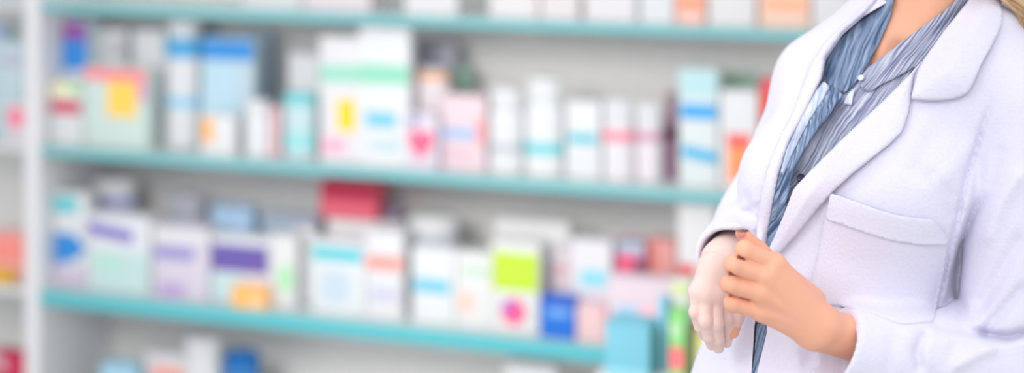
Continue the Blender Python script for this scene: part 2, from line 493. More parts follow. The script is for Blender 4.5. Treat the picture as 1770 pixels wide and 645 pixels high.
# ---- bottom shelf: only the tops show
Zt = H4
carton(174, 232, 632, Zt, 0.10, 'light blue carton on the bottom shelf, furthest left', (170, 214, 234), ())
carton(252, 322, 612, Zt, 0.14, 'white carton with a salmon top strip on the bottom shelf', (219, 217, 219), [(262, 318, 634, 660, (248, 170, 160))])
bottle(320, 382, 592, Zt, 0.10, 'white bottle with a wide cap on the bottom shelf', WHT, WHT, 0.22, 0.92)
bottle(390, 448, 616, Zt, 0.12, 'white bottle with a deep blue cap on the bottom shelf', (60, 130, 196), (20, 112, 186), 0.25, 0.96)
carton(872, 962, 630, Zt, 0.12, 'plain white carton peeping up from the bottom shelf under the deep blue box', WHT, ())

# ---- neighbouring bay on the left
def carton_l(*a, **k): return carton(*a, **k)
carton_l(-38, 16, 44, H2, 0.08, 'lilac-topped aqua carton in the left neighbouring bay', (188, 212, 216), [(-36, 15, 46, 66, (160, 164, 214))])
carton_l(-6, 42, 72, H2, 0.05, 'pale aqua carton in the left neighbouring bay', (192, 212, 216), [(-6, 40, 96, 112, (190, 184, 207))])
carton_l(10, 44, 178, H2, 0.02, 'small pink-marked box at the front of the left neighbouring bay', (219, 212, 216), [(12, 43, 184, 222, (244, 134, 158), 'oval')], 0.03)
carton_l(-20, 43, 404, H3, 0.05, 'coral pink carton in the left neighbouring bay', (244, 178, 176), [(-18, 42, 408, 452, (248, 148, 138))])
carton_l(-40, 20, 468, H3, 0.02, 'small ochre yellow box in the left neighbouring bay', (228, 178, 40), (), 0.028)
carton_l(-16, 44, 612, H4, 0.06, 'crimson carton on the bottom of the left neighbouring bay', (206, 50, 90), [(-16, 10, 614, 640, (217, 195, 202), 'slant')])

# ---- low white display table in front of the shelves with the nearer boxes
ZD = 0.47
TD = -0.50
sA, sB = S(1030, 700, TD)[0], S(1480, 700, TD)[0]
root = empty('display_table', SW((sA + sB) / 2, TD + 0.19, 0), RZ)
hw = (sB - sA) / 2
m = MB(); m.box(-hw, hw, -0.21, 0.20, ZD - 0.03, ZD, white_gloss, 0.004); m.build('table_top', root)
for sx in (-1, 1):
    for sy in (-1, 1):
        m = MB(); m.box(sx * (hw - 0.03) - 0.018, sx * (hw - 0.03) + 0.018, sy * 0.17 - 0.018, sy * 0.17 + 0.018, 0.0, ZD - 0.03, white_gloss, 0.003)
        m.build('leg', root)
tag(root, 'low white display table in front of the shelves, below the sleeve of the person', 'table')
carton(1046, 1130, 562, ZD, TD, 'teal blue box, leftmost on the low display table', (122, 190, 208), [(1050, 1126, 640, 690, (150, 210, 222))], 0.08)
carton(1128, 1156, 520, ZD, TD + 0.06, 'slim sky blue carton between the teal box and the green carton', (142, 200, 226), ())
carton(1154, 1192, 488, ZD, TD + 0.10, 'pale carton with an olive lid behind the green carton on the display table', (217, 219, 208), [(1156, 1190, 492, 506, (216, 224, 150))], 0.06)
carton(1156, 1194, 542, ZD, TD + 0.01, 'green carton with a coral foot on the display table', (142, 214, 132), [(1156, 1188, 600, 640, (244, 126, 130)), (1158, 1176, 560, 580, (194, 226, 184))], 0.06)
bottle(1186, 1216, 556, ZD, TD + 0.06, 'brown-red bottle below the pale far hand', (170, 110, 110), (176, 96, 96), 0.25, 0.8, [(600, 640, (213, 194, 184))], 'medicine_bottle')
carton(1198, 1246, 578, ZD, TD, 'olive yellow carton with white foot below the pale far hand', (214, 216, 134), [(1200, 1244, 624, 660, (217, 219, 212))], 0.07)
carton(1244, 1300, 560, ZD, TD + 0.03, 'pale mint carton partly hidden behind the coat on the display table', (195, 217, 208), (), 0.07)


# every product is pushed clear of its neighbours (front row first) before it is built
items = []
for kd, a, k in SPECS:
    it = dict(kd=kd, a=a, k=k, z=a[3], t=a[4])
    pos = ['patches', 'depth'] if kd == 'c' else []
    d = k.get('depth')
    if kd == 'c':
        if d is None and len(a) > 8: d = a[8]
        it['d'] = d or 0.055
    items.append(it)


def ext(it):
    a = it['a']
    s0 = S(a[0], a[2], it['t'])[0]; s1 = S(a[1], a[2], it['t'])[0]
    if it['kd'] == 'b':
        it['d'] = (s1 - s0) * 0.72
        hw_ = (s1 - s0) / 2
        c = S((a[0] + a[1]) / 2, a[2], it['t'] + it['d'] / 2)[0]
        s0, s1 = c - hw_, c + hw_
    return s0 - 0.0012, s1 + 0.0012


for rnd in range(40):
    moved = False
    for it in items:
        s0, s1 = ext(it)
        inner = sL + 0.048
        if S(it['a'][1], 300, it['t'])[0] > inner and it['a'][0] > 50 and s0 < inner:
            it['a'][0] += (inner - s0) / (s1 - s0) * (it['a'][1] - it['a'][0]) + 0.3; moved = True
        if it['a'][0] <= 50 and s1 > sL - 0.003:
            it['a'][1] -= (s1 - sL + 0.003) / (s1 - s0) * (it['a'][1] - it['a'][0]) + 0.3; moved = True
        if it['t'] > -0.1 and it['t'] + it['d'] > DEPTH - 0.003:
            if it['kd'] == 'c':
                it['t'] = min(it['t'], DEPTH - 0.035); it['d'] = DEPTH - 0.003 - it['t']
    for i, p in enumerate(items):
        for q in items[i + 1:]:
            if abs(p['z'] - q['z']) > 0.002: continue
            f, b = (p, q) if p['t'] <= q['t'] else (q, p)
            fs, bs = ext(f), ext(b)
            if f['t'] + f['d'] + 0.003 <= b['t']: continue
            ov = min(fs[1], bs[1]) - max(fs[0], bs[0])
            if ov <= 0: continue
            moved = True
            gap = f['t'] + f['d'] + 0.0045
            if ov < 0.027 or (b['kd'] == 'b' and gap + b['d'] > DEPTH and ov < 0.03):
                px = ov / (fs[1] - fs[0]) * (f['a'][1] - f['a'][0])
                if fs[0] < bs[0]:
                    f['a'][1] -= px * .52 + .1; b['a'][0] += px * .52 + .1
                else:
                    f['a'][0] += px * .52 + .1; b['a'][1] -= px * .52 + .1
            elif b['t'] - f['t'] > 0.045 and f['kd'] == 'c' and f['d'] > 0.04:
                f['d'] = max(0.038, b['t'] - f['t'] - 0.005)
            else:
                b['t'] = gap
    if not moved: break
print('product rounds', rnd)
for it in items:
    a = it['a']; a[4] = it['t']
    if it['kd'] == 'c':
        if len(a) > 8: a = a[:8]
        it['k']['depth'] = it['d']
        build_carton(*a, **it['k'])
    else:
        build_bottle(*a, **it['k'])
# ------------------------------------------------------------------ person: distance-field modelling
def V(px, py, Y): return np.array(W(px, py, Y), dtype=np.float64)


def cone(P, a, b, ra, rb):
    """distance to a tapered capsule"""
    a = np.asarray(a, np.float32); b = np.asarray(b, np.float32)
    ab = b - a
    h = np.clip(((P - a) @ ab) / float(ab @ ab), 0, 1)
    return np.linalg.norm(P - a - h[..., None] * ab, axis=-1) - (ra + (rb - ra) * h)


def ell(P, c, r, M=None):
    q = P - np.asarray(c, np.float32)
    if M is not None: q = q @ np.asarray(M, np.float32)
    q = q / np.asarray(r, np.float32)
    k = np.linalg.norm(q, axis=-1)
    return (k - 1) * min(r)


def smin(a, b, k):
    h = np.clip(0.5 + 0.5 * (b - a) / k, 0, 1)
    return b + (a - b) * h - k * h * (1 - h)


def smax(a, b, k): return -smin(-a, -b, k)


def surface_net(fn, lo, hi, h):
    lo = np.asarray(lo, np.float64); hi = np.asarray(hi, np.float64)
    n = np.ceil((hi - lo) / h).astype(int) + 1
    ax = [np.float32(lo[i]) + np.float32(h) * np.arange(n[i], dtype=np.float32) for i in range(3)]
    D = np.empty(tuple(n), np.float32)
    Yg, Zg = np.meshgrid(ax[1], ax[2], indexing='ij')
    st = max(1, int(1.5e6 / (n[1] * n[2])))
    for i in range(0, n[0], st):
        xs = ax[0][i:i + st]
        P = np.empty((len(xs), n[1], n[2], 3), np.float32)
        P[..., 0] = xs[:, None, None]; P[..., 1] = Yg; P[..., 2] = Zg
        D[i:i + st] = fn(P)
    ins = D < 0
    s = np.zeros(tuple(n - 1), np.int8)
    offs = [(i, j, k) for i in (0, 1) for j in (0, 1) for k in (0, 1)]
    def sub(A, o): return A[o[0]:n[0] - 1 + o[0], o[1]:n[1] - 1 + o[1], o[2]:n[2] - 1 + o[2]]
    for o in offs: s += sub(ins, o)
    act = (s > 0) & (s < 8)
    idx = -np.ones(act.shape, np.int64)
    cells = np.argwhere(act)
    idx[act] = np.arange(len(cells))
    acc = np.zeros((len(cells), 3)); cnt = np.zeros(len(cells))
    i0, j0, k0 = cells.T
    for a in offs:
        for b in offs:
            if sum(b) - sum(a) == 1 and all(b[q] >= a[q] for q in range(3)):
                da = D[i0 + a[0], j0 + a[1], k0 + a[2]]; db = D[i0 + b[0], j0 + b[1], k0 + b[2]]
                m = (da < 0) != (db < 0)
                t = np.where(m, da / np.where(m, da - db, 1), 0)
                p = np.array(a)[None] + t[:, None] * (np.array(b) - np.array(a))[None]
                acc[m] += p[m]; cnt[m] += 1
    verts = lo + h * (cells + acc / cnt[:, None])
    faces = []
    for d in range(3):
        e = [0, 0, 0]; e[d] = 1
        A = ins[:n[0] - e[0], :n[1] - e[1], :n[2] - e[2]]; B = ins[e[0]:, e[1]:, e[2]:]
        c = np.argwhere(A != B)
        u, v = (d + 1) % 3, (d + 2) % 3
        c = c[(c[:, u] > 0) & (c[:, v] > 0) & (c[:, u] < n[u] - 1) & (c[:, v] < n[v] - 1)]
        flip = ins[c[:, 0], c[:, 1], c[:, 2]]
        def g(du, dv):
            q = c.copy(); q[:, u] -= du; q[:, v] -= dv
            return idx[q[:, 0], q[:, 1], q[:, 2]]
        f = np.stack([g(1, 1), g(0, 1), g(0, 0), g(1, 0)], 1)
        f[~flip] = f[~flip][:, ::-1]
        faces.append(f)
    return verts, np.concatenate(faces)


def np_mesh(name, verts, faces):
    me = bpy.data.meshes.new(name)
    me.vertices.add(len(verts)); me.vertices.foreach_set('co', np.asarray(verts, np.float32).ravel())
    k = faces.shape[1]
    me.loops.add(len(faces) * k); me.loops.foreach_set('vertex_index', faces.astype(np.int32).ravel())
    me.polygons.add(len(faces)); me.polygons.foreach_set('loop_start', np.arange(0, len(faces) * k, k, dtype=np.int32))
    me.update(calc_edges=True)
    me.polygons.foreach_set('use_smooth', np.ones(len(faces), bool))
    me.validate()
    return me


def smooth_verts(verts, faces, it=2, lam=0.5):
    v = verts.copy()
    e = np.concatenate([faces[:, [i, (i + 1) % faces.shape[1]]] for i in range(faces.shape[1])])
    for k in range(it * 2):
        f = lam if k % 2 == 0 else -lam * 1.02
        s = np.zeros_like(v); c = np.zeros(len(v))
        for q in range(3):
            s[:, q] = np.bincount(e[:, 0], v[e[:, 1], q], len(v)) + np.bincount(e[:, 1], v[e[:, 0], q], len(v))
        c = np.bincount(e[:, 0], minlength=len(v)) + np.bincount(e[:, 1], minlength=len(v))
        v += f * (s / np.maximum(c, 1)[:, None] - v)
    return v


# ---- her frame: u towards her left, v forward, facing camera-left
AY = math.radians(43)
U = np.array([math.cos(AY), -math.sin(AY), 0], np.float32)
FW = np.array([-math.sin(AY), -math.cos(AY), 0], np.float32)
CZ = np.array([0.0, 0.55, 0.80, 0.95, 1.05, 1.20, 1.32, 1.40, 1.60])
CXs = np.array([0.40, 0.40, 0.40, 0.412, 0.440, 0.497, 0.540, 0.556, 0.556])
CYs = np.array([2.13, 2.13, 2.13, 2.13, 2.135, 2.145, 2.145, 2.135, 2.11])


def center(z):
    return np.interp(z, CZ, CXs), np.interp(z, CZ, CYs)


TZ = np.array([0.50, 0.62, 0.80, 0.90, 0.98, 1.08, 1.17, 1.25, 1.31, 1.36])
TA = np.array([0.215, 0.205, 0.185, 0.160, 0.137, 0.139, 0.146, 0.140, 0.125, 0.085])
TB = np.array([0.190, 0.175, 0.150, 0.125, 0.104, 0.104, 0.108, 0.094, 0.075, 0.058])


def torso(P, g):
    z = P[..., 2]
    cx, cy = center(z)
    dx = P[..., 0] - cx; dy = P[..., 1] - cy
    u = dx * U[0] + dy * U[1]; v = dx * FW[0] + dy * FW[1]
    a = np.interp(z, TZ, TA) + g; b = np.interp(z, TZ, TB) + g
    k = np.sqrt((u / a) ** 2 + (v / b) ** 2)
    d = (k - 1) * np.minimum(a, b) * 0.92
    return smax(smax(d, z - (1.37 + g), 0.03), 0.50 - z, 0.01)


def loc(z, u, v):
    cx, cy = center(z)
    return np.array([cx, cy, z]) + U.astype(float) * u + FW.astype(float) * v


SH_R = V(1424, 146, 2.235); EL_R = V(1316, 396, 2.29); WR_R = V(1246, 452, 2.075)
SH_L = V(1787, 186, 2.035); EL_L = V(1786, 640, 2.02); WR_L = V(1480, 592, 1.978)
NB = loc(1.385, 0, -0.02)


def shoulders(P, g):
    d = cone(P, loc(1.35, -0.03, -0.015), SH_R, 0.050 + g, 0.050 + g)
    d = np.minimum(d, cone(P, loc(1.340, 0.03, -0.015), SH_L, 0.040 + g, 0.050 + g))
    return d


def bust(P, g):
    d = ell(P, loc(1.150, -0.068, 0.070), (0.062 + g,) * 3)
    return np.minimum(d, ell(P, loc(1.150, 0.068, 0.070), (0.062 + g,) * 3))


def trunk(P, g):
    d = smin(torso(P, g), shoulders(P, g), 0.05)
    return smin(d, bust(P, g), 0.06)


# ---- groove / fold drawing: polylines in the view of the photo turned into world grooves
def seg_dist(px, py, pts):
    best = np.full(px.shape, 1e9, np.float32); side = np.zeros(px.shape, np.float32); par = np.zeros(px.shape, np.float32)
    n = len(pts) - 1
    for i in range(n):
        (x0, y0), (x1, y1) = pts[i], pts[i + 1]
        dx, dy = x1 - x0, y1 - y0; L2 = dx * dx + dy * dy
        t = np.clip(((px - x0) * dx + (py - y0) * dy) / L2, 0, 1)
        ex, ey = px - x0 - t * dx, py - y0 - t * dy
        d = np.sqrt(ex * ex + ey * ey)
        m = d < best
        best = np.where(m, d, best)
        side = np.where(m, np.sign(dx * ey - dy * ex), side)
        par = np.where(m, (i + t) / n, par)
    return best, side, par


# (polyline, half width px, depth m, kind)   positive depth = groove, negative = ridge
FOLDS = [
    ([(1716, 172), (1700, 215), (1686, 262), (1672, 300), (1656, 378), (1642, 428), (1628, 490), (1612, 556)], 5, 0.0055),   # armhole seam
    ([(1712, 330), (1682, 370), (1660, 423), (1654, 493), (1668, 565)], 9, 0.007),        # sleeve front edge
    ([(1730, 250), (1712, 330)], 12, 0.004),
    ([(1770, 290), (1730, 350), (1700, 430)], 14, -0.008),
    ([(1770, 400), (1730, 470), (1690, 540)], 12, 0.008),
    ([(1775, 490), (1735, 535), (1700, 574)], 9, 0.010),
    ([(1690, 574), (1712, 580), (1745, 583), (1780, 572)], 8, 0.024),     # elbow crook
    ([(1705, 578), (1660, 570), (1610, 562)], 8, 0.006),
    ([(1725, 600), (1690, 612), (1640, 640)], 11, -0.007),
    ([(1600, 575), (1585, 610), (1590, 645)], 9, 0.009),
    ([(1560, 572), (1600, 600), (1612, 640)], 10, -0.003),
    ([(1545, 580), (1535, 645)], 12, 0.0022),
    ([(1650, 590), (1640, 645)], 10, 0.003),
    ([(1480, 553), (1462, 590), (1452, 645)], 5, 0.0015),     # cuff hem
    ([(1640, 200), (1600, 260), (1570, 310)], 22, 0.0035),
    ([(1690, 240), (1640, 300), (1600, 330)], 18, -0.003),
    ([(1600, 290), (1640, 340), (1652, 380)], 13, 0.006),
    ([(1560, 265), (1500, 310), (1440, 350)], 16, 0.002),
    ([(1400, 470), (1408, 560), (1400, 645)], 12, 0.004),
    ([(1345, 590), (1350, 645)], 8, 0.003),
    ([(1375, 600), (1382, 645)], 7, -0.003),
    ([(1288, 330), (1300, 372), (1318, 385)], 7, 0.004),     # right sleeve creases
    ([(1270, 372), (1296, 366), (1322, 352)], 6, 0.004),
    ([(1262, 392), (1290, 388), (1316, 396)], 6, -0.003),
    ([(1262, 402), (1284, 404), (1304, 412)], 6, 0.004),
    ([(1330, 240), (1318, 300), (1312, 350)], 8, 0.003),
    ([(1378, 160), (1350, 220), (1336, 262)], 9, 0.0025),
    ([(1440, 75), (1408, 120), (1386, 165)], 9, 0.002),
    ([(1280, 420), (1275, 470), (1268, 520)], 6, 0.003),
]


def folds(P):
    Y = P[..., 1]
    px = CX + P[..., 0] * F / Y; py = CY + (CAMZ - P[..., 2]) * F / Y
    out = np.zeros(px.shape, np.float32)
    for pts, wd, dp in FOLDS:
        d, s, t = seg_dist(px, py, pts)
        fade = np.clip(np.minimum(t, 1 - t) * 6 + 0.25, 0, 1)
        out += dp * np.exp(-(d / wd) ** 2) * fade
    # the folds lie on the side towards the viewer
    return out * np.clip((2.30 - Y) / 0.05, 0, 1)


def wobble(P):
    x, y, z = P[..., 0], P[..., 1], P[..., 2]
    return 0.0016 * np.sin(21 * x + 13 * z + 2 * np.sin(9 * z + 5 * y)) + 0.0012 * np.sin(37 * z - 29 * x + 11 * y + 1.5 * np.sin(15 * x))


CUFF_R = V(1256, 446, 2.085); CUFF_L = V(1438, 606, 1.966)
AXL = (CUFF_L - EL_L) / np.linalg.norm(CUFF_L - EL_L)
AXR = (CUFF_R - EL_R) / np.linalg.norm(CUFF_R - EL_R)


def coat_sdf(P):
    near = P[..., 2] > 0.0
    d = trunk(P, 0.013)
    al = cone(P, SH_L, EL_L, 0.066, 0.110)
    al = smin(al, ell(P, EL_L + np.array([-.02, .0, .0]), (0.085,) * 3), 0.02)
    fl_ = cone(P, EL_L, CUFF_L + AXL * 0.0, 0.080, 0.047)
    # trumpet of the turned cuff
    fl_ = smin(fl_, cone(P, CUFF_L - AXL * 0.035, CUFF_L, 0.049, 0.053), 0.01)
    cut = (P - (CUFF_L).astype(np.float32)) @ (AXL + np.array([0.0, 0, 0.42])).astype(np.float32)
    fl_ = smax(fl_, cut, 0.004)
    fl_ = smax(fl_, -cone(P, CUFF_L - AXL * 0.05, CUFF_L + AXL * 0.10, 0.034, 0.054), 0.004)
    al = smin(al, fl_, 0.025)
    ar = cone(P, SH_R, EL_R, 0.060, 0.060)
    fr = cone(P, EL_R, CUFF_R, 0.058, 0.043)
    cutr = (P - CUFF_R.astype(np.float32)) @ AXR.astype(np.float32)
    fr = smax(fr, cutr, 0.004)
    fr = smax(fr, -cone(P, CUFF_R - AXR * 0.07, CUFF_R + AXR * 0.08, 0.032, 0.040), 0.004)
    ar = smin(ar, fr, 0.03)
    side = cone(P, V(1640, 330, 2.138), V(1650, 640, 2.14), 0.060, 0.085)
    d = smin(d, side, 0.04)
    d = smin(d, al, 0.005)
    d = smin(d, ar, 0.018)
    # loose cloth under the arm, between chest and sleeve
    return d + np.minimum(folds(P), np.interp(P[..., 0] / P[..., 1] * F + CX, [1620, 1690, 1705], [0.0085, 0.017, 0.028])) + wobble(P)


def blouse_sdf(P):
    d = trunk(P, -0.001)
    d = smin(d, cone(P, loc(1.36, 0, -0.01), loc(1.41, 0, 0.0), 0.062, 0.056), 0.02)
    Y = P[..., 1]
    q = (P[..., 0] * 0.80 + P[..., 2] * 0.55)
    return smax(d, 0.86 - P[..., 2], 0.005) + 0.0006 * np.sin(420 * q + 6 * np.sin(12 * P[..., 2])) 


def skin_sdf(P):
    d = trunk(P, -0.006)
    nk0, nk1 = loc(1.34, 0, -0.015), loc(1.47, 0, 0.005)
    d = smin(d, cone(P, nk0, nk1, 0.060, 0.052), 0.035)
    # neck tendons and collarbones
    pit = loc(1.325, 0, 0.060)
    for s in (-1, 1):
        d = smin(d, cone(P, loc(1.33, 0.012 * s, 0.050), loc(1.47, 0.055 * s, 0.0), 0.012, 0.013), 0.018)
        d = smin(d, cone(P, loc(1.322, 0.018 * s, 0.062), loc(1.34, 0.11 * s, 0.030), 0.0085, 0.008), 0.014)
    d = smax(d, -ell(P, pit + np.array([-.006, -.008, 0]), (0.012, 0.012, 0.014)), 0.012)
    # head
    hc = loc(1.60, 0, 0.02)
    M = np.stack([U, -FW, np.array([0, 0, 1], np.float32)], 1)
    hd = ell(P, hc + np.array([0, 0, .02]), (0.073, 0.092, 0.095), M)
    face = ell(P, hc + FW * 0.022 - np.array([0, 0, .045]), (0.060, 0.066, 0.078), M)
    hd = smin(hd, face, 0.03)
    hd = smin(hd, cone(P, hc + FW * .055 - np.array([0, 0, .095]), hc + FW * .065 - np.array([0, 0, .100]), .020, .016), .03)   # chin
    hd = smin(hd, cone(P, hc + FW * .088 + np.array([0, 0, -.002]), hc + FW * .106 - np.array([0, 0, .038]), .007, .012), .012)  # nose
    for s in (-1, 1):
        hd = smax(hd, -ell(P, hc + FW * .098 + U * (.031 * s) + np.array([0, 0, .000]), (.015,) * 3), .012)
        hd = smin(hd, ell(P, hc + FW * .079 + U * (.030 * s), (.012,) * 3), .004)
        hd = smin(hd, ell(P, hc + U * (.074 * s) - np.array([0, 0, .02]), (.008, .018, .030), M), .008)
        hd = smin(hd, cone(P, hc + FW * .087 + U * (.018 * s) + np.array([0, 0, .022]), hc + FW * .080 + U * (.042 * s) + np.array([0, 0, .020]), .006, .005), .010)
    hd = smin(hd, cone(P, hc + FW * .088 - U * .018 - np.array([0, 0, .062]), hc + FW * .088 + U * .018 - np.array([0, 0, .062]), .006, .006), .006)
    hd = smin(hd, cone(P, hc + FW * .086 - U * .016 - np.array([0, 0, .073]), hc + FW * .086 + U * .016 - np.array([0, 0, .073]), .007, .007), .006)
    d = smin(d, hd, 0.025)
    # arms inside the sleeves
    d = smin(d, cone(P, SH_L, EL_L, 0.048, 0.040), 0.02)
    d = smin(d, cone(P, EL_L, WR_L, 0.036, 0.017), 0.02)
    d = smin(d, cone(P, SH_R, EL_R, 0.046, 0.038), 0.02)
    d = smin(d, cone(P, EL_R, WR_R, 0.038, 0.027), 0.02)
    # legs
    for s in (-1, 1):
        hip, kn, an = loc(0.82, .085 * s, 0), loc(0.46, .09 * s, .01), loc(0.09, .09 * s, -.01)
        d = smin(d, cone(P, hip, kn, 0.080, 0.052), 0.03)
        d = smin(d, cone(P, kn, an, 0.050, 0.034), 0.03)
        d = smin(d, cone(P, an - np.array([0, 0, .045]), an + FW * .12 - np.array([0, 0, .058]), 0.034, 0.026), 0.03)
    return d


# ---- hands
LH = dict(
    idx=[(1340, 457, 1.938, .0135), (1287, 433, 1.928, .0112), (1290, 437, 1.952, .0098), (1306, 446, 1.966, .0085)],
    mid=[(1324, 478, 1.930, .0130), (1268, 459, 1.922, .0114), (1270, 465, 1.950, .0100), (1290, 472, 1.968, .0088)],
    rng=[(1316, 506, 1.930, .0128), (1262, 492, 1.924, .0112), (1265, 497, 1.951, .0098), (1284, 502, 1.968, .0086)],
    ltl=[(1318, 540, 1.938, .0115), (1266, 524, 1.932, .0100), (1270, 528, 1.955, .0088), (1286, 531, 1.970, .0078)],
)
TH_L = [(1402, 520, 1.975, .018), (1346, 470, 1.972, .0145), (1310, 434, 1.957, .0120), (1283, 404, 1.945, .0082)]
RH = dict(
    idx=[(1252, 510, 2.052, .0110), (1255, 552, 2.042, .0086), (1257, 576, 2.050, .0076), (1256, 592, 2.062, .0068)],
    mid=[(1236, 514, 2.040, .0112), (1238, 560, 2.028, .0088), (1241, 586, 2.036, .0078), (1242, 602, 2.050, .0070)],
    rng=[(1219, 511, 2.036, .0110), (1220, 556, 2.024, .0086), (1225, 582, 2.032, .0076), (1230, 597, 2.046, .0068)],
    ltl=[(1205, 504, 2.040, .0100), (1202, 540, 2.032, .0078), (1209, 564, 2.038, .0070), (1216, 580, 2.050, .0062)],
)
TH_R = [(1262, 478, 2.070, .0150), (1274, 510, 2.062, .0125), (1272, 546, 2.052, .0105), (1266, 574, 2.050, .0085)]


def hand_sdf(P, H, TH, wrist, fore, rw, kf, kp=0.012):
    d = None
    wrist = [np.array(w) for w in wrist]
    for w in wrist:
        c = cone(P, fore[0] if w is wrist[0] else fore[1], w, rw * 1.02, rw * .92)
        d = c if d is None else smin(d, c, 0.02)
    names = list(H)
    for i, n in enumerate(names):
        q = H[n]
        m = V(*q[0][:3])
        w = wrist[0] * (1 - i / 3) + wrist[1] * (i / 3)
        d = smin(d, cone(P, w, m, rw * .82, q[0][3]), kp)
    # webbing between the knuckles
    for a, b in zip(names, names[1:]):
        ma, mb = V(*H[a][0][:3]), V(*H[b][0][:3])
        d = smin(d, cone(P, ma, mb, .0095, .0095), .008)
    d = smin(d, cone(P, wrist[0], V(*TH[1][:3]), rw * .8, TH[1][3]), .014)
    fing = None
    for n in names:
        q = H[n]
        f = None
        for a, b in zip(q, q[1:]):
            c = cone(P, V(*a[:3]), V(*b[:3]), a[3] * (.86 if a is q[0] else .97), b[3])
            f = c if f is None else smin(f, c, .003)
        # knuckle bumps
        f = smin(f, ell(P, V(*q[1][:3]), (q[1][3] * 0.99,) * 3), .003)
        fing = f if fing is None else smin(fing, f, kf)
    d = smin(d, fing, .004)
    t = None
    for a, b in zip(TH, TH[1:]):
        c = cone(P, V(*a[:3]), V(*b[:3]), a[3], b[3])
        t = c if t is None else smin(t, c, .004)
    d = smin(d, t, .0035)
    return d


def lh_sdf(P):
    wr = [V(1424, 560, 1.952), V(1404, 576, 1.952)]
    fo = [V(1520, 588, 1.985), V(1512, 606, 1.985)]
    d = hand_sdf(P, LH, TH_L, wr, fo, .0200, .0018)
    for a_, b_ in (((1276, 445), (1299, 452)), ((1260, 472), (1283, 480)), ((1254, 507), (1273, 513))):
        for dy_ in (0.0, .006, .012):
            d = smax(d, -cone(P, V(*a_, 1.914 + dy_), V(*b_, 1.921 + dy_), .0030, .0016), .0008)
    # tendons on the back of the hand
    for n in ('idx', 'mid', 'rng', 'ltl'):
        m = LH[n][0]
        d = smin(d, cone(P, V(1405, 565, 1.936), V(m[0], m[1], m[2] - .0085), .002, .0045), .006)
    return d


def rh_sdf(P):
    wr = [V(1252, 462, 2.070), V(1232, 462, 2.060)]
    fo = [V(1272, 438, 2.12), V(1256, 438, 2.115)]
    return hand_sdf(P, RH, TH_R, wr, fo, .0185, .0012)


# ---- materials
def node_mat(name):
    m = bpy.data.materials.new(name); m.use_nodes = True
    return m, m.node_tree, m.node_tree.nodes['Principled BSDF']


def skin_mat(name, a, b, sss=0.06):
    m, nt, bs = node_mat(name)
    n = nt.nodes.new('ShaderNodeTexNoise'); n.inputs['Scale'].default_value = 22; n.inputs['Detail'].default_value = 6
    tc = nt.nodes.new('ShaderNodeTexCoord'); nt.links.new(tc.outputs['Object'], n.inputs['Vector'])
    r = nt.nodes.new('ShaderNodeMixRGB'); r.inputs[1].default_value = (*lin(a), 1); r.inputs[2].default_value = (*lin(b), 1)
    nt.links.new(n.outputs['Fac'], r.inputs[0]); nt.links.new(r.outputs[0], bs.inputs['Base Color'])
    bs.inputs['Roughness'].default_value = 0.5
    bs.inputs['Specular IOR Level'].default_value = 0.3
    bs.inputs['Subsurface Weight'].default_value = sss
    bs.inputs['Subsurface Radius'].default_value = (0.008, 0.003, 0.002)
    bs.inputs['Subsurface Scale'].default_value = 0.5
    n2 = nt.nodes.new('ShaderNodeTexNoise'); n2.inputs['Scale'].default_value = 260; n2.inputs['Detail'].default_value = 3
    nt.links.new(tc.outputs['Object'], n2.inputs['Vector'])
    bp = nt.nodes.new('ShaderNodeBump'); bp.inputs['Strength'].default_value = 0.25; bp.inputs['Distance'].default_value = 0.0012
    nt.links.new(n2.outputs['Fac'], bp.inputs['Height']); nt.links.new(bp.outputs[0], bs.inputs['Normal'])
    return m


def cloth_mat(name, a, b, scale=700.0, bump=0.7, dist=0.0012, rough=0.85):
    m, nt, bs = node_mat(name)
    tc = nt.nodes.new('ShaderNodeTexCoord')
    n = nt.nodes.new('ShaderNodeTexNoise'); n.inputs['Scale'].default_value = scale * .35; n.inputs['Detail'].default_value = 4
    nt.links.new(tc.outputs['Object'], n.inputs['Vector'])
    r = nt.nodes.new('ShaderNodeMixRGB'); r.inputs[1].default_value = (*lin(a), 1); r.inputs[2].default_value = (*lin(b), 1)
    nt.links.new(n.outputs['Fac'], r.inputs[0]); nt.links.new(r.outputs[0], bs.inputs['Base Color'])
    bs.inputs['Roughness'].default_value = rough
    bs.inputs['Specular IOR Level'].default_value = 0.15
    bs.inputs['Sheen Weight'].default_value = 0.15
    bp = nt.nodes.new('ShaderNodeBump'); bp.inputs['Strength'].default_value = bump; bp.inputs['Distance'].default_value = dist
    nt.links.new(n.outputs['Fac'], bp.inputs['Height']); nt.links.new(bp.outputs[0], bs.inputs['Normal'])
    return m


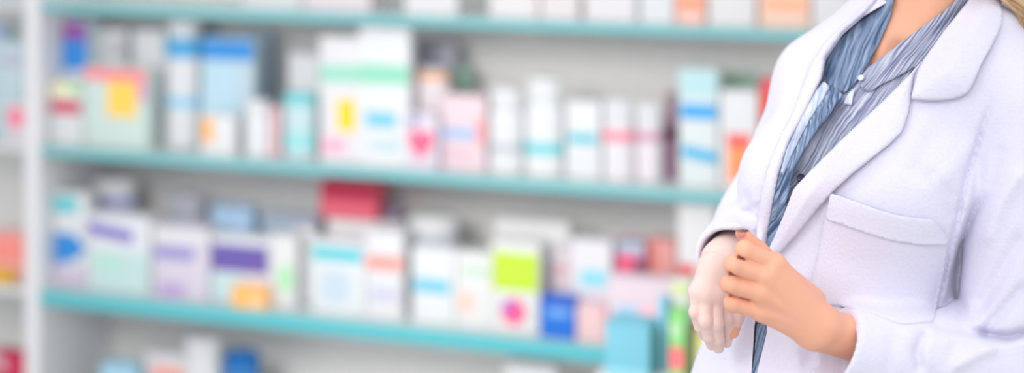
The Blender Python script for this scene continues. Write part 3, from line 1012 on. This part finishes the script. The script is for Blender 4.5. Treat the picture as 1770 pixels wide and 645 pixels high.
def pinstripe_mat(name, dark, light, direction, freq=600.0, amt=0.5):
    """crinkled cotton with fine woven pinstripes running along `direction`"""
    m, nt, bs = node_mat(name)
    tc = nt.nodes.new('ShaderNodeTexCoord')
    d = Vector(direction).normalized()
    a = d.cross(Vector((0.2, -1, 0.1))).normalized()
    dot = nt.nodes.new('ShaderNodeVectorMath'); dot.operation = 'DOT_PRODUCT'; dot.inputs[1].default_value = a
    nt.links.new(tc.outputs['Object'], dot.inputs[0])
    al = nt.nodes.new('ShaderNodeVectorMath'); al.operation = 'DOT_PRODUCT'; al.inputs[1].default_value = d
    nt.links.new(tc.outputs['Object'], al.inputs[0])
    m1 = nt.nodes.new('ShaderNodeMath'); m1.operation = 'MULTIPLY'; m1.inputs[1].default_value = freq; nt.links.new(dot.outputs['Value'], m1.inputs[0])
    m2 = nt.nodes.new('ShaderNodeMath'); m2.operation = 'MULTIPLY'; m2.inputs[1].default_value = 14.0; nt.links.new(al.outputs['Value'], m2.inputs[0])
    cb = nt.nodes.new('ShaderNodeCombineXYZ'); nt.links.new(m1.outputs[0], cb.inputs[0]); nt.links.new(m2.outputs[0], cb.inputs[1])
    nz = nt.nodes.new('ShaderNodeTexNoise'); nz.inputs['Scale'].default_value = 1.0; nz.inputs['Detail'].default_value = 3.0
    nt.links.new(cb.outputs[0], nz.inputs['Vector'])
    rp = nt.nodes.new('ShaderNodeMapRange'); rp.inputs['From Min'].default_value = 0.36; rp.inputs['From Max'].default_value = 0.64
    nt.links.new(nz.outputs['Fac'], rp.inputs['Value'])
    r = nt.nodes.new('ShaderNodeMixRGB'); r.inputs[1].default_value = (*lin(dark), 1); r.inputs[2].default_value = (*lin(light), 1)
    nt.links.new(rp.outputs[0], r.inputs[0]); nt.links.new(r.outputs[0], bs.inputs['Base Color'])
    bs.inputs['Roughness'].default_value = 0.8; bs.inputs['Specular IOR Level'].default_value = 0.15
    bp = nt.nodes.new('ShaderNodeBump'); bp.inputs['Strength'].default_value = 0.5; bp.inputs['Distance'].default_value = 0.001
    nt.links.new(rp.outputs[0], bp.inputs['Height']); nt.links.new(bp.outputs[0], bs.inputs['Normal'])
    return m


SKIN = skin_mat('skin', (243, 186, 157), (236, 168, 138))
HAZED = skin_mat('hazed_skin', (240, 216, 208), (230, 194, 184), 0.2)  # white haze over the far hand, put into the skin colour
NAIL = skin_mat('nail', (214, 150, 140), (190, 130, 120), 0.05)
COAT = cloth_mat('white_coat_cloth', (231, 229, 243), (221, 218, 237))
BLOUSE = pinstripe_mat('blouse_cloth', (112, 118, 150), (206, 210, 228), (-0.75, 0, -1.0))
BLOUSE_DK = pinstripe_mat('blouse_tie_cloth', (70, 90, 126), (158, 178, 204), (-0.45, 0, -1.0), 430.0)
DARKBTN = mat((60, 62, 84), 0.3, 0.5)

# ---- build the volumes
person = empty('person', (center(0.6)[0], center(0.6)[1], 0))
PO = Vector(person.location)


def place(name, me, mats, parent):
    me.transform(Matrix.Translation(-(PO)))
    for m in mats: me.materials.append(m)
    return link_mesh(name, me, parent)


# body (one mesh: trunk, neck, head, arms, legs, both hands)
vb, fb = surface_net(skin_sdf, (0.12, 1.86, 0.0), (0.85, 2.46, 1.74), 0.0060)
vl, fl2 = surface_net(lh_sdf, V(1250, 385, 1.90) + np.array([-.012, -.02, -.20]), V(1520, 385, 2.03) + np.array([.02, .02, .01]), 0.00125)
vr, fr2 = surface_net(rh_sdf, V(1180, 430, 1.98) + np.array([-.012, -.0, -.15]), V(1300, 420, 2.15) + np.array([.02, .02, .02]), 0.00145)
vb = smooth_verts(vb, fb, 2); vl = smooth_verts(vl, fl2, 2); vr = smooth_verts(vr, fr2, 2)


def vis_cut(v, f, keep):
    k = keep(v); fk = k[f].all(axis=1); f = f[fk]
    used = np.unique(f); mp = -np.ones(len(v), int); mp[used] = np.arange(len(used))
    return v[used], mp[f]


allv = np.concatenate([vb, vl, vr]); allf = np.concatenate([fb, fl2 + len(vb), fr2 + len(vb) + len(vl)])
me = np_mesh('body', allv, allf)
cen = allv[allf].mean(axis=1)
mi = np.zeros(len(allf), np.int32)
mi[len(fb) + len(fl2):] = 1
mi[:len(fb)][np.linalg.norm(cen[:len(fb)] - WR_R, axis=1) < 0.10] = 1  # painted haze carried on to the forearm by the wrist
# the thumb side of the far hand is left without the painted haze
rc = cen[len(fb) + len(fl2):]
thumb = np.minimum(cone(rc.astype(np.float32), V(*TH_R[1][:3]), V(*TH_R[3][:3]), .0135, .0095), 1)
mi[len(fb) + len(fl2):][thumb < 0.0005] = 0
lc = cen[len(fb):len(fb) + len(fl2)]
tipL = V(*TH_L[3][:3])
nrm = ell(lc.astype(np.float32), tipL + np.array([-.002, -.006, .003]), (.0062, .006, .0075))
mi[len(fb):len(fb) + len(fl2)][nrm < 0] = 2
hc = loc(1.60, 0, 0.02)
me.polygons.foreach_set('material_index', mi)
body = place('body', me, [SKIN, HAZED, NAIL], person)
def lips_sdf(P):
    up = np.minimum(cone(P, hc + FW * .0905 - U * .019 - np.array([0, 0, .0665]), hc + FW * .0955 - np.array([0, 0, .0635]), .0022, .0042), cone(P, hc + FW * .0905 + U * .019 - np.array([0, 0, .0665]), hc + FW * .0955 - np.array([0, 0, .0635]), .0022, .0042))
    dn = np.minimum(cone(P, hc + FW * .0905 - U * .018 - np.array([0, 0, .0675]), hc + FW * .0940 - np.array([0, 0, .0715]), .0022, .0050), cone(P, hc + FW * .0905 + U * .018 - np.array([0, 0, .0675]), hc + FW * .0940 - np.array([0, 0, .0715]), .0022, .0050))
    return smin(up, dn, .0008)
v_, f_ = surface_net(lips_sdf, hc + FW * .09 - np.array([.03, .03, .09]), hc + FW * .09 + np.array([.03, .03, -.045]), .0012)
place('lips', np_mesh('lips', v_, f_), [skin_mat('lip_skin', (214, 128, 122), (200, 112, 108), .05)], person)
for s in (-1, 1):
    ec = hc + FW * .0785 + U * (.030 * s)
    mb = MB()
    mb.lathe([(.0119 * math.sin(t), .0119 * math.cos(t)) for t in np.linspace(math.pi - .05, 1.15, 12)] + [(.0119 * math.sin(t), .0119 * math.cos(t)) for t in np.linspace(1.1, .5, 6)], mat((240, 238, 236), .2, .6), 24)
    mb.lathe([(.0057, .0106), (.0040, .0115), (.0022, .0121)], mat((92, 110, 120), .2, .6), 24)
    mb.lathe([(.0022, .0119), (.0012, .01235), (.0003, .0124)], mat((24, 22, 22), .1, .6), 24)
    eo = mb.build('eye', person, smooth=50)
    fv = Vector(FW.astype(float))
    eo.matrix_local = Matrix.Translation(Vector(ec) - PO) @ fv.to_track_quat('Z', 'Y').to_matrix().to_4x4()
    v_, f_ = surface_net(lambda P: cone(P, hc + FW * .0925 + U * (.016 * s) + np.array([0, 0, .022]), hc + FW * .083 + U * (.046 * s) + np.array([0, 0, .023]), .0034, .0022), ec - .04, ec + .045, .0016)
    place('eyebrow', np_mesh('eyebrow', v_, f_), [mat((150, 112, 78), .7, .2)], person)
tag(body, 'skin of neck and hands, white haze painted into the far hand')

# trousers and shoes below the frame
def trousers_sdf(P):
    d = smax(torso(P, -0.01), P[..., 2] - 0.92, .01)
    d = smax(d, 0.72 - P[..., 2], .02)
    for s in (-1, 1):
        d = smin(d, cone(P, loc(0.80, .08 * s, 0), loc(0.10, .09 * s, -.01), 0.095, 0.060), 0.03)
    return smax(d, 0.085 - P[..., 2], .004)
v, f = surface_net(trousers_sdf, (0.15, 1.86, 0.04), (0.68, 2.42, 0.95), 0.009)
place('trousers', np_mesh('trousers', smooth_verts(v, f), f), [cloth_mat('navy_cloth', (70, 84, 112), (60, 72, 98))], person)
for s in (-1, 1):
    def shoe_sdf(P, s=s):
        an = loc(0.06, .09 * s, -.01)
        d = smin(cone(P, an + FW * -.01, an + FW * .14 - np.array([0, 0, .018]), .048, .038), cone(P, an, an + np.array([0, 0, .05]), .043, .043), .02)
        return smax(d, 0.0015 - P[..., 2], .006)
    q = loc(0.06, .09 * s, .05)
    v, f = surface_net(shoe_sdf, q - np.array([.17, .17, .07]), q + np.array([.17, .17, .10]), 0.006)
    place('shoe', np_mesh('shoe', smooth_verts(v, f), f), [mat((236, 236, 238), .4, .4)], person)

# blouse volume
vbl, fbl = surface_net(blouse_sdf, (0.20, 1.90, 0.84), (0.78, 2.40, 1.48), 0.0035)
vbl = smooth_verts(vbl, fbl, 1)

# coat volume
vc, fc = surface_net(coat_sdf, (0.14, 1.86, 0.47), (0.84, 2.48, 1.46), 0.0036)
vc = smooth_verts(vc, fc, 2)
hull_coat = BVHTree.FromPolygons([tuple(p) for p in vc], [tuple(int(i) for i in q) for q in fc])
hull_blouse = BVHTree.FromPolygons([tuple(p) for p in vbl], [tuple(int(i) for i in q) for q in fbl])


def to_px(v):
    return CX + v[:, 0] * F / v[:, 1], CY + (CAMZ - v[:, 2]) * F / v[:, 1]


def in_poly(px, py, poly):
    n = len(poly); c = np.zeros(px.shape, bool)
    for i in range(n):
        x0, y0 = poly[i]; x1, y1 = poly[(i + 1) % n]
        if y0 == y1: continue
        m = ((y0 > py) != (y1 > py)) & (px < (x1 - x0) * (py - y0) / (y1 - y0) + x0)
        c ^= m
    return c


def cut_window(v, f, poly, ymax):
    """open a garment along an outline; the rim is snapped onto the outline"""
    px, py = to_px(v)
    cx = (CX + v[f].mean(1)[:, 0] * F / v[f].mean(1)[:, 1]); cen_ = v[f].mean(1)
    cy = CY + (CAMZ - cen_[:, 2]) * F / cen_[:, 1]
    rem = in_poly(cx, cy, poly) & (cen_[:, 1] < ymax(cen_))
    keepf = f[~rem]; remv = np.unique(f[rem])
    rim = np.intersect1d(remv, np.unique(keepf))
    v = v.copy()
    cl = poly + [poly[0]]
    for i in rim:
        best = 1e9; bp = None
        for (x0, y0), (x1, y1) in zip(cl, cl[1:]):
            dx, dy = x1 - x0, y1 - y0
            t = min(1, max(0, ((px[i] - x0) * dx + (py[i] - y0) * dy) / (dx * dx + dy * dy)))
            ex, ey = x0 + t * dx, y0 + t * dy
            dd = (px[i] - ex) ** 2 + (py[i] - ey) ** 2
            if dd < best: best = dd; bp = (ex, ey)
        if best < 64: v[i] = np.array(W(bp[0], bp[1], v[i][1]))
    return vis_cut(v, keepf, lambda q: np.ones(len(q), bool))


OPEN = [(1575, -90), (1540, 0), (1493, 28), (1456, 60), (1428, 102), (1421, 135), (1391, 200), (1368, 242), (1349, 298),
        (1344, 320), (1335, 364), (1323, 425), (1313, 500), (1304, 565), (1299, 645), (1292, 800), (1280, 1000), (1270, 1300),
        (1330, 1300), (1318, 1000), (1306, 800), (1308, 645), (1325, 577), (1329, 500), (1331, 425), (1336, 416), (1355, 373), (1373, 326), (1400, 298),
        (1456, 242), (1526, 177), (1573, 130), (1596, 107), (1628, 60), (1675, 0), (1720, -90)]
VNECK = [(1560, -90), (1545, 0), (1526, 56), (1508, 98), (1500, 122), (1512, 112), (1559, 74), (1600, 44), (1638, 14), (1660, -10), (1720, -90)]


def front_only(c):
    cx, cy = center(c[:, 2])
    return cy + 0.01 + 0 * cx


v, f = cut_window(vbl, fbl, VNECK, front_only)
blouse = place('blouse', np_mesh('blouse', v, f), [BLOUSE], person)
v, f = cut_window(vc, fc, OPEN, front_only)
coat = place('lab_coat', np_mesh('lab_coat', v, f), [COAT], person)
sd = coat.modifiers.new('subdiv', 'SUBSURF'); sd.levels = 1; sd.render_levels = 1

# ---- sheets of cloth draped over the volumes
def resample(pts, step=4.0, rounds=1):
    out = []
    n = len(pts)
    for i in range(n):
        a = np.array(pts[i], float); b = np.array(pts[(i + 1) % n], float)
        k = max(1, int(round(np.linalg.norm(b - a) / step)))
        for q in range(k): out.append(a + (b - a) * q / k)
    out = np.array(out)
    for _ in range(rounds): out = 0.25 * np.roll(out, 1, 0) + 0.5 * out + 0.25 * np.roll(out, -1, 0)
    return out


def sheet(name, poly, targets, off, thick, m, parent, step=4.0, lift=None, sm=8, rounds=2, mats=None, default_y=2.05):
    """outline seen in the photo, draped on the garment below it, with its own thickness"""
    P = resample(poly, step, rounds)
    x0, y0 = P.min(0); x1, y1 = P.max(0)
    gx, gy = np.meshgrid(np.arange(x0, x1, step), np.arange(y0, y1, step))
    gx = gx + (np.arange(gx.shape[0]) % 2)[:, None] * step / 2
    gx, gy = gx.ravel(), gy.ravel()
    ins = in_poly(gx, gy, [tuple(p) for p in P])
    gx, gy = gx[ins], gy[ins]
    dm = np.min((gx[:, None] - P[None, :, 0]) ** 2 + (gy[:, None] - P[None, :, 1]) ** 2, axis=1)
    k = dm > (0.55 * step) ** 2
    pts = np.concatenate([P, np.stack([gx[k], gy[k]], 1)])
    n = len(P)
    vv, ee, ff, *_ = delaunay_2d_cdt([Vector(p) for p in pts], [(i, (i + 1) % n) for i in range(n)], [], 1, 0.01)
    pts = np.array([(p.x, p.y) for p in vv])
    faces = np.array([list(q) for q in ff])
    Y = np.full(len(pts), np.nan)
    o = Vector((0, 0, CAMZ))
    for i, (px, py) in enumerate(pts):
        d = (W(px, py, 1.0) - o); L = d.length; d.normalize()
        for t in targets:
            h = t.ray_cast(o, d)
            if h[0] is not None and (np.isnan(Y[i]) or h[0].y < Y[i]): Y[i] = h[0].y
    bad = np.isnan(Y)
    if bad.any():
        ok = ~bad
        for i in np.where(bad)[0]:
            dd = (pts[ok, 0] - pts[i, 0]) ** 2 + (pts[ok, 1] - pts[i, 1]) ** 2
            Y[i] = Y[ok][np.argmin(dd)] if ok.any() else default_y
    e = np.concatenate([faces[:, [0, 1]], faces[:, [1, 2]], faces[:, [2, 0]]])
    Yo = Y.copy()
    for _ in range(sm):
        s = np.bincount(e[:, 0], Y[e[:, 1]], len(Y)) + np.bincount(e[:, 1], Y[e[:, 0]], len(Y))
        c = np.bincount(e[:, 0], minlength=len(Y)) + np.bincount(e[:, 1], minlength=len(Y))
        Y = np.minimum(0.5 * Y + 0.5 * s / np.maximum(c, 1), Yo + 0.001)
    edge = np.sqrt(np.min((pts[:, None, 0] - P[None, :, 0]) ** 2 + (pts[:, None, 1] - P[None, :, 1]) ** 2, axis=1))
    Y = Y - off
    if lift is not None: Y = Y - lift(pts[:, 0], pts[:, 1], edge)
    ver = np.array([tuple(W(p[0], p[1], yy)) for p, yy in zip(pts, Y)])
    # orientation towards the viewer
    a, b, c = ver[faces[:, 0]], ver[faces[:, 1]], ver[faces[:, 2]]
    nn = np.cross(b - a, c - a); fl_ = (nn * (a - np.array([0, 0, CAMZ]))).sum(1) > 0
    faces[fl_] = faces[fl_][:, ::-1]
    me = np_mesh(name, ver, faces)
    ob = place(name, me, mats or [m], parent)
    so = ob.modifiers.new('thick', 'SOLIDIFY'); so.thickness = thick; so.offset = -1
    return ob


HC, HB = [hull_coat], [hull_blouse]
both = [hull_coat, hull_blouse]


def ridge(lines):
    def fn(px, py, edge):
        out = np.zeros(px.shape)
        for pts, wd, h in lines:
            d, s, t = seg_dist(px, py, pts)
            out += h * np.exp(-(d / wd) ** 2)
        return out
    return fn


# blouse details
body_bvh = BVHTree.FromPolygons([tuple(p) for p in vb], [tuple(int(i) for i in q) for q in fb])
sheet('collar_flap', [(1562, -45), (1545, 0), (1540, 28), (1526, 56), (1512, 88), (1500, 110), (1486, 132), (1475, 146), (1464, 158), (1456, 161), (1446, 155), (1431, 147),
                      (1426, 121), (1432, 100), (1442, 79), (1458, 62), (1480, 42), (1517, 14), (1536, -20), (1545, -45)], HB + [body_bvh], 0.006, 0.0018, BLOUSE_DK, blouse, 3.0,
      ridge([([(1540, 5), (1490, 70), (1458, 140)], 7, .006), ([(1520, 20), (1462, 80), (1440, 130)], 6, .004), ([(1535, 50), (1490, 115)], 5, .003)]), rounds=1)
sheet('collar_flap', [(1700, -45), (1675, 0), (1628, 60), (1596, 107), (1570, 122), (1545, 136), (1520, 148), (1506, 157), (1498, 158), (1488, 150), (1484, 141), (1488, 132), (1497, 121), (1503, 115),
                      (1530, 95), (1559, 72), (1600, 42), (1638, 14), (1656, -4), (1682, -45)], HB + [body_bvh], 0.005, 0.0018, BLOUSE, blouse, 3.0,
      ridge([([(1660, 5), (1560, 90), (1498, 140)], 8, .004)]), rounds=1)
# long loose ends of the neck tie
sheet('neck_tie_end', [(1446, 152), (1456, 163), (1447, 180), (1428, 207), (1404, 238), (1386, 266), (1376, 288), (1367, 311), (1360, 357), (1346, 397), (1334, 424), (1326, 436), (1320, 432),
                       (1324, 410), (1334, 364), (1343, 320), (1352, 286), (1370, 238), (1392, 196), (1416, 152), (1428, 146)], HB + HC, 0.004, 0.0016, BLOUSE_DK, blouse, 3.0,
      ridge([([(1436, 160), (1400, 215), (1366, 290)], 5, .006), ([(1446, 172), (1408, 225), (1372, 290), (1356, 350)], 4, .004), ([(1418, 160), (1380, 230), (1350, 310), (1338, 380)], 4, .004)]), rounds=1)
sheet('neck_tie_end', [(1424, 140), (1434, 150), (1424, 168), (1402, 202), (1384, 236), (1366, 272), (1354, 304), (1349, 296), (1360, 258), (1384, 206), (1410, 158)], HB + HC, 0.010, 0.0016,
      pinstripe_mat('pale_tie_cloth', (160, 176, 206), (222, 228, 242), (-.5, 0, -1), 300.0), blouse, 3.0,
      ridge([([(1420, 155), (1372, 240)], 4, .004)]), rounds=1)
sheet('neck_tie_end', [(1326, 560), (1325, 577), (1316, 612), (1309, 650), (1304, 720), (1296, 720), (1299, 650), (1304, 610), (1308, 560)], HB + HC, -0.004, 0.0016, BLOUSE_DK, blouse, 3.0, rounds=1)
sheet('tie_loop', [(1468, 160), (1478, 152), (1474, 168), (1472, 182), (1464, 180), (1458, 180), (1462, 168)], HB, 0.006, 0.0014, pinstripe_mat('white_tie_cloth', (206, 212, 230), (240, 242, 250), (0, 0, -1)), blouse, 3.0, rounds=1)
# blouse button
def button(name, px, py, r, m, parent, off, targets):
    o = Vector((0, 0, CAMZ)); d = (W(px, py, 1.0) - o).normalized()
    best = None
    for t in targets:
        h = t.ray_cast(o, d)
        if h[0] is not None and (best is None or h[0].y < best[0].y): best = h
    c, nrm_ = best[0], best[1]
    if nrm_.dot(d) > 0: nrm_ = -nrm_
    mb = MB()
    mb.lathe([(r * .9, 0), (r, .0006), (r, .0016), (r * .86, .0022), (r * .7, .0017), (0.0004, .0016)], m, 28)
    ob = mb.build(name, parent, smooth=40)
    ob.matrix_local = Matrix.Translation(c + nrm_ * off - PO) @ nrm_.to_track_quat('Z', 'Y').to_matrix().to_4x4()
    return ob
button('button', 1494, 142, .0042, mat((232, 236, 246), .25, .6), blouse, .010, HB)

# coat details
collar_lift = lambda px, py, e: 0.004 + 0.010 * np.clip(e / 40, 0, 1) ** .7
sheet('lapel', [(1596, 104), (1582, 126), (1574, 172), (1571, 192), (1567, 206), (1559, 228), (1540, 247), (1510, 271), (1475, 299), (1440, 331), (1405, 372), (1375, 408), (1348, 438), (1336, 446), (1326, 440),
                (1330, 426), (1336, 415), (1354, 373), (1372, 326), (1399, 297), (1455, 241), (1525, 176), (1572, 129), (1588, 112)], HC, 0.004, 0.0022, COAT, coat, 4.0,
      lambda px, py, e: 0.003 + 0.011 * np.clip(e / 30, 0, 1) ** .7 + 0.006 * np.clip((1600 - px) / 250, 0, 1) * np.clip((py - 60) / 100, 0, 1), sm=30)
sheet('collar', [(1712, -60), (1676, -2), (1628, 58), (1595, 105), (1586, 122), (1574, 172), (1600, 174), (1622, 174), (1642, 172), (1661, 168), (1675, 158), (1684, 142), (1695, 114), (1712, 84), (1727, 55), (1734, 34),
                 (1730, 8), (1738, -20), (1745, -60)], HC, 0.005, 0.0024, COAT, coat, 4.0, lambda px, py, e: 0.006 + 0.014 * np.clip(e / 45, 0, 1) ** .7, sm=30)
sheet('lapel', [(1530, -20), (1493, 26), (1455, 58), (1427, 100), (1420, 135), (1390, 199), (1367, 241), (1348, 297), (1343, 320), (1334, 364), (1324, 425), (1314, 445), (1306, 420), (1308, 380), (1316, 330), (1326, 290),
                (1346, 240), (1372, 190), (1386, 150), (1400, 112), (1424, 74), (1462, 38), (1502, 2), (1510, -20)], HC, 0.003, 0.0020, COAT, coat, 4.0, lambda px, py, e: 0.002 + 0.008 * np.clip(e / 14, 0, 1) ** .7, sm=20)
POCK = [(1436, 335), (1460, 343), (1487, 353), (1520, 365), (1556, 375), (1590, 379), (1613, 381), (1626, 396), (1639, 412), (1636, 444), (1631, 476), (1622, 520), (1613, 557), (1590, 558), (1564, 560), (1546, 557),
        (1520, 546), (1487, 535), (1455, 530), (1430, 528), (1401, 511), (1404, 480), (1412, 450), (1419, 415), (1425, 380)]
pocket = sheet('pocket', POCK, HC, 0.002, 0.0022, COAT, coat, 4.0, lambda px, py, e: 0.001 + 0.005 * np.clip((450 - py) / 90, 0, 1), sm=12)
sheet('pocket_hem', [(1435, 334), (1460, 342), (1487, 352), (1520, 364), (1556, 374), (1590, 378), (1614, 380), (1627, 396), (1640, 412), (1637, 424), (1590, 424), (1540, 416), (1500, 404), (1462, 391), (1427, 379)],
      HC, 0.0045, 0.0016, COAT, pocket, 4.0, lambda px, py, e: 0.001 + 0.005 * np.clip((450 - py) / 90, 0, 1), sm=12)
button('button', 1387, 308, .0055, DARKBTN, coat, .004, [hull_blouse])

# hair
HAIR, nt, bs = node_mat('blonde_hair')
tc = nt.nodes.new('ShaderNodeTexCoord'); n = nt.nodes.new('ShaderNodeTexNoise'); n.inputs['Scale'].default_value = 90
nt.links.new(tc.outputs['Object'], n.inputs['Vector'])
r = nt.nodes.new('ShaderNodeMixRGB'); r.inputs[1].default_value = (*lin((232, 200, 158)), 1); r.inputs[2].default_value = (*lin((176, 132, 92)), 1)
nt.links.new(n.outputs['Fac'], r.inputs[0]); nt.links.new(r.outputs[0], bs.inputs['Base Color']); bs.inputs['Roughness'].default_value = 0.4


def strands(specs, segs=6):
    vs, fs = [], []
    for pts, r0 in specs:
        pts = [np.array(p) for p in pts]
        # Catmull-Rom
        Q = []
        ext_ = [2 * pts[0] - pts[1]] + pts + [2 * pts[-1] - pts[-2]]
        for i in range(1, len(ext_) - 2):
            for t in np.linspace(0, 1, 8, endpoint=False):
                p0, p1, p2, p3 = ext_[i - 1:i + 3]
                Q.append(0.5 * ((2 * p1) + (-p0 + p2) * t + (2 * p0 - 5 * p1 + 4 * p2 - p3) * t ** 2 + (-p0 + 3 * p1 - 3 * p2 + p3) * t ** 3))
        Q.append(pts[-1]); Q = np.array(Q)
        T = np.gradient(Q, axis=0); T /= np.linalg.norm(T, axis=1)[:, None] + 1e-9
        base = len(vs)
        for k, (q, t) in enumerate(zip(Q, T)):
            a = np.cross(t, [0.3, 1, .1]); a /= np.linalg.norm(a) + 1e-9; b = np.cross(t, a)
            rr = r0 * (0.15 + 0.85 * math.sin(math.pi * min(1, max(0.0, 0.08 + 0.86 * (1 - k / (len(Q) - 1))))) ** .5)
            for s in range(segs):
                th = 2 * math.pi * s / segs
                vs.append(q + rr * (math.cos(th) * a + 0.6 * math.sin(th) * b))
        for k in range(len(Q) - 1):
            for s in range(segs):
                fs.append((base + k * segs + s, base + k * segs + (s + 1) % segs, base + (k + 1) * segs + (s + 1) % segs, base + (k + 1) * segs + s))
    return np.array(vs), np.array(fs)


hc = loc(1.60, 0, 0.02)
sp = []
for i in range(420):
    side = 1 if rng.random() < 0.72 else -1
    a = rng.uniform(-0.35, 1.0)                       # 0 = above the ear, 1 = back of the head
    top = hc + U * (0.02 * side + .01 * rng.normal()) + FW * (0.06 - 0.10 * a) + np.array([0, 0, .114 + .004 * rng.normal()])
    s1 = hc + U * (0.078 * side * math.cos(max(a, 0) * 1.1)) - FW * (0.095 * math.sin(max(a, 0) * 1.2) - .035 + .02 * (a < 0)) + np.array([0, 0, .03])
    s1 = s1 + rng.normal(0, .003, 3)
    s2 = hc + U * (0.084 * side * math.cos(max(a, 0) * .9)) - FW * (0.095 * math.sin(max(a, 0) * 1.2) - .012) + np.array([0, 0, -.08]) + rng.normal(0, .004, 3)
    if side > 0:
        # falls behind her left shoulder; the front locks sweep over the collar
        if i % 3 == 0:      # front lock sweeping out over the shoulder
            q = rng.normal(0, 9)
            e1 = V(1722 + q, -45 + 4 * rng.normal(), 2.075 + .006 * rng.normal())
            e2 = V(1757 + q, 2 + q * .3 + 4 * rng.normal(), 2.065 + .006 * rng.normal())
            e3 = V(1815 + q, 40 + q * .3 + 5 * rng.normal(), 2.10 + .006 * rng.normal())
        else:
            q = rng.normal(0, 14)
            e1 = V(1738 + q, -10, 2.175 + .012 * rng.normal())
            e2 = V(1765 + q, 90, 2.195 + .012 * rng.normal())
            e3 = V(1775 + q * 1.3, 260, 2.23 + .012 * rng.normal())
    else:
        e1 = loc(1.44, -0.070 + .01 * rng.normal(), -0.070 + .008 * rng.normal())
        e2 = loc(1.32, -0.06 + .02 * rng.normal(), -0.115 + .006 * rng.normal())
        e3 = loc(1.18, -0.04 + .02 * rng.normal(), -0.150 + .01 * rng.normal())
    sp.append(([top, s1, s2, e1, e2, e3], 0.0032))
def cap_sdf(P):
    M = np.stack([U, -FW, np.array([0, 0, 1], np.float32)], 1)
    d = ell(P, hc + np.array([0, 0, .022]) - FW * .010, (0.080, 0.100, 0.100), M)
    cut = (P - (hc + FW * .05 + np.array([0, 0, .05])).astype(np.float32)) @ (FW * .9 - np.array([0, 0, .75])).astype(np.float32)
    return smax(d, cut, .01)
v1, f1 = surface_net(cap_sdf, hc - .14, hc + .16, .006)
v2, f2 = strands(sp)
hair = place('hair', np_mesh('hair', np.concatenate([v1, v2]), np.concatenate([f1, f2 + len(v1)])), [HAIR], person)
tag(hair, 'long blonde hair')
tag(person, 'person in an open white coat over a blue-grey blouse, hands clasped together in front', 'person')
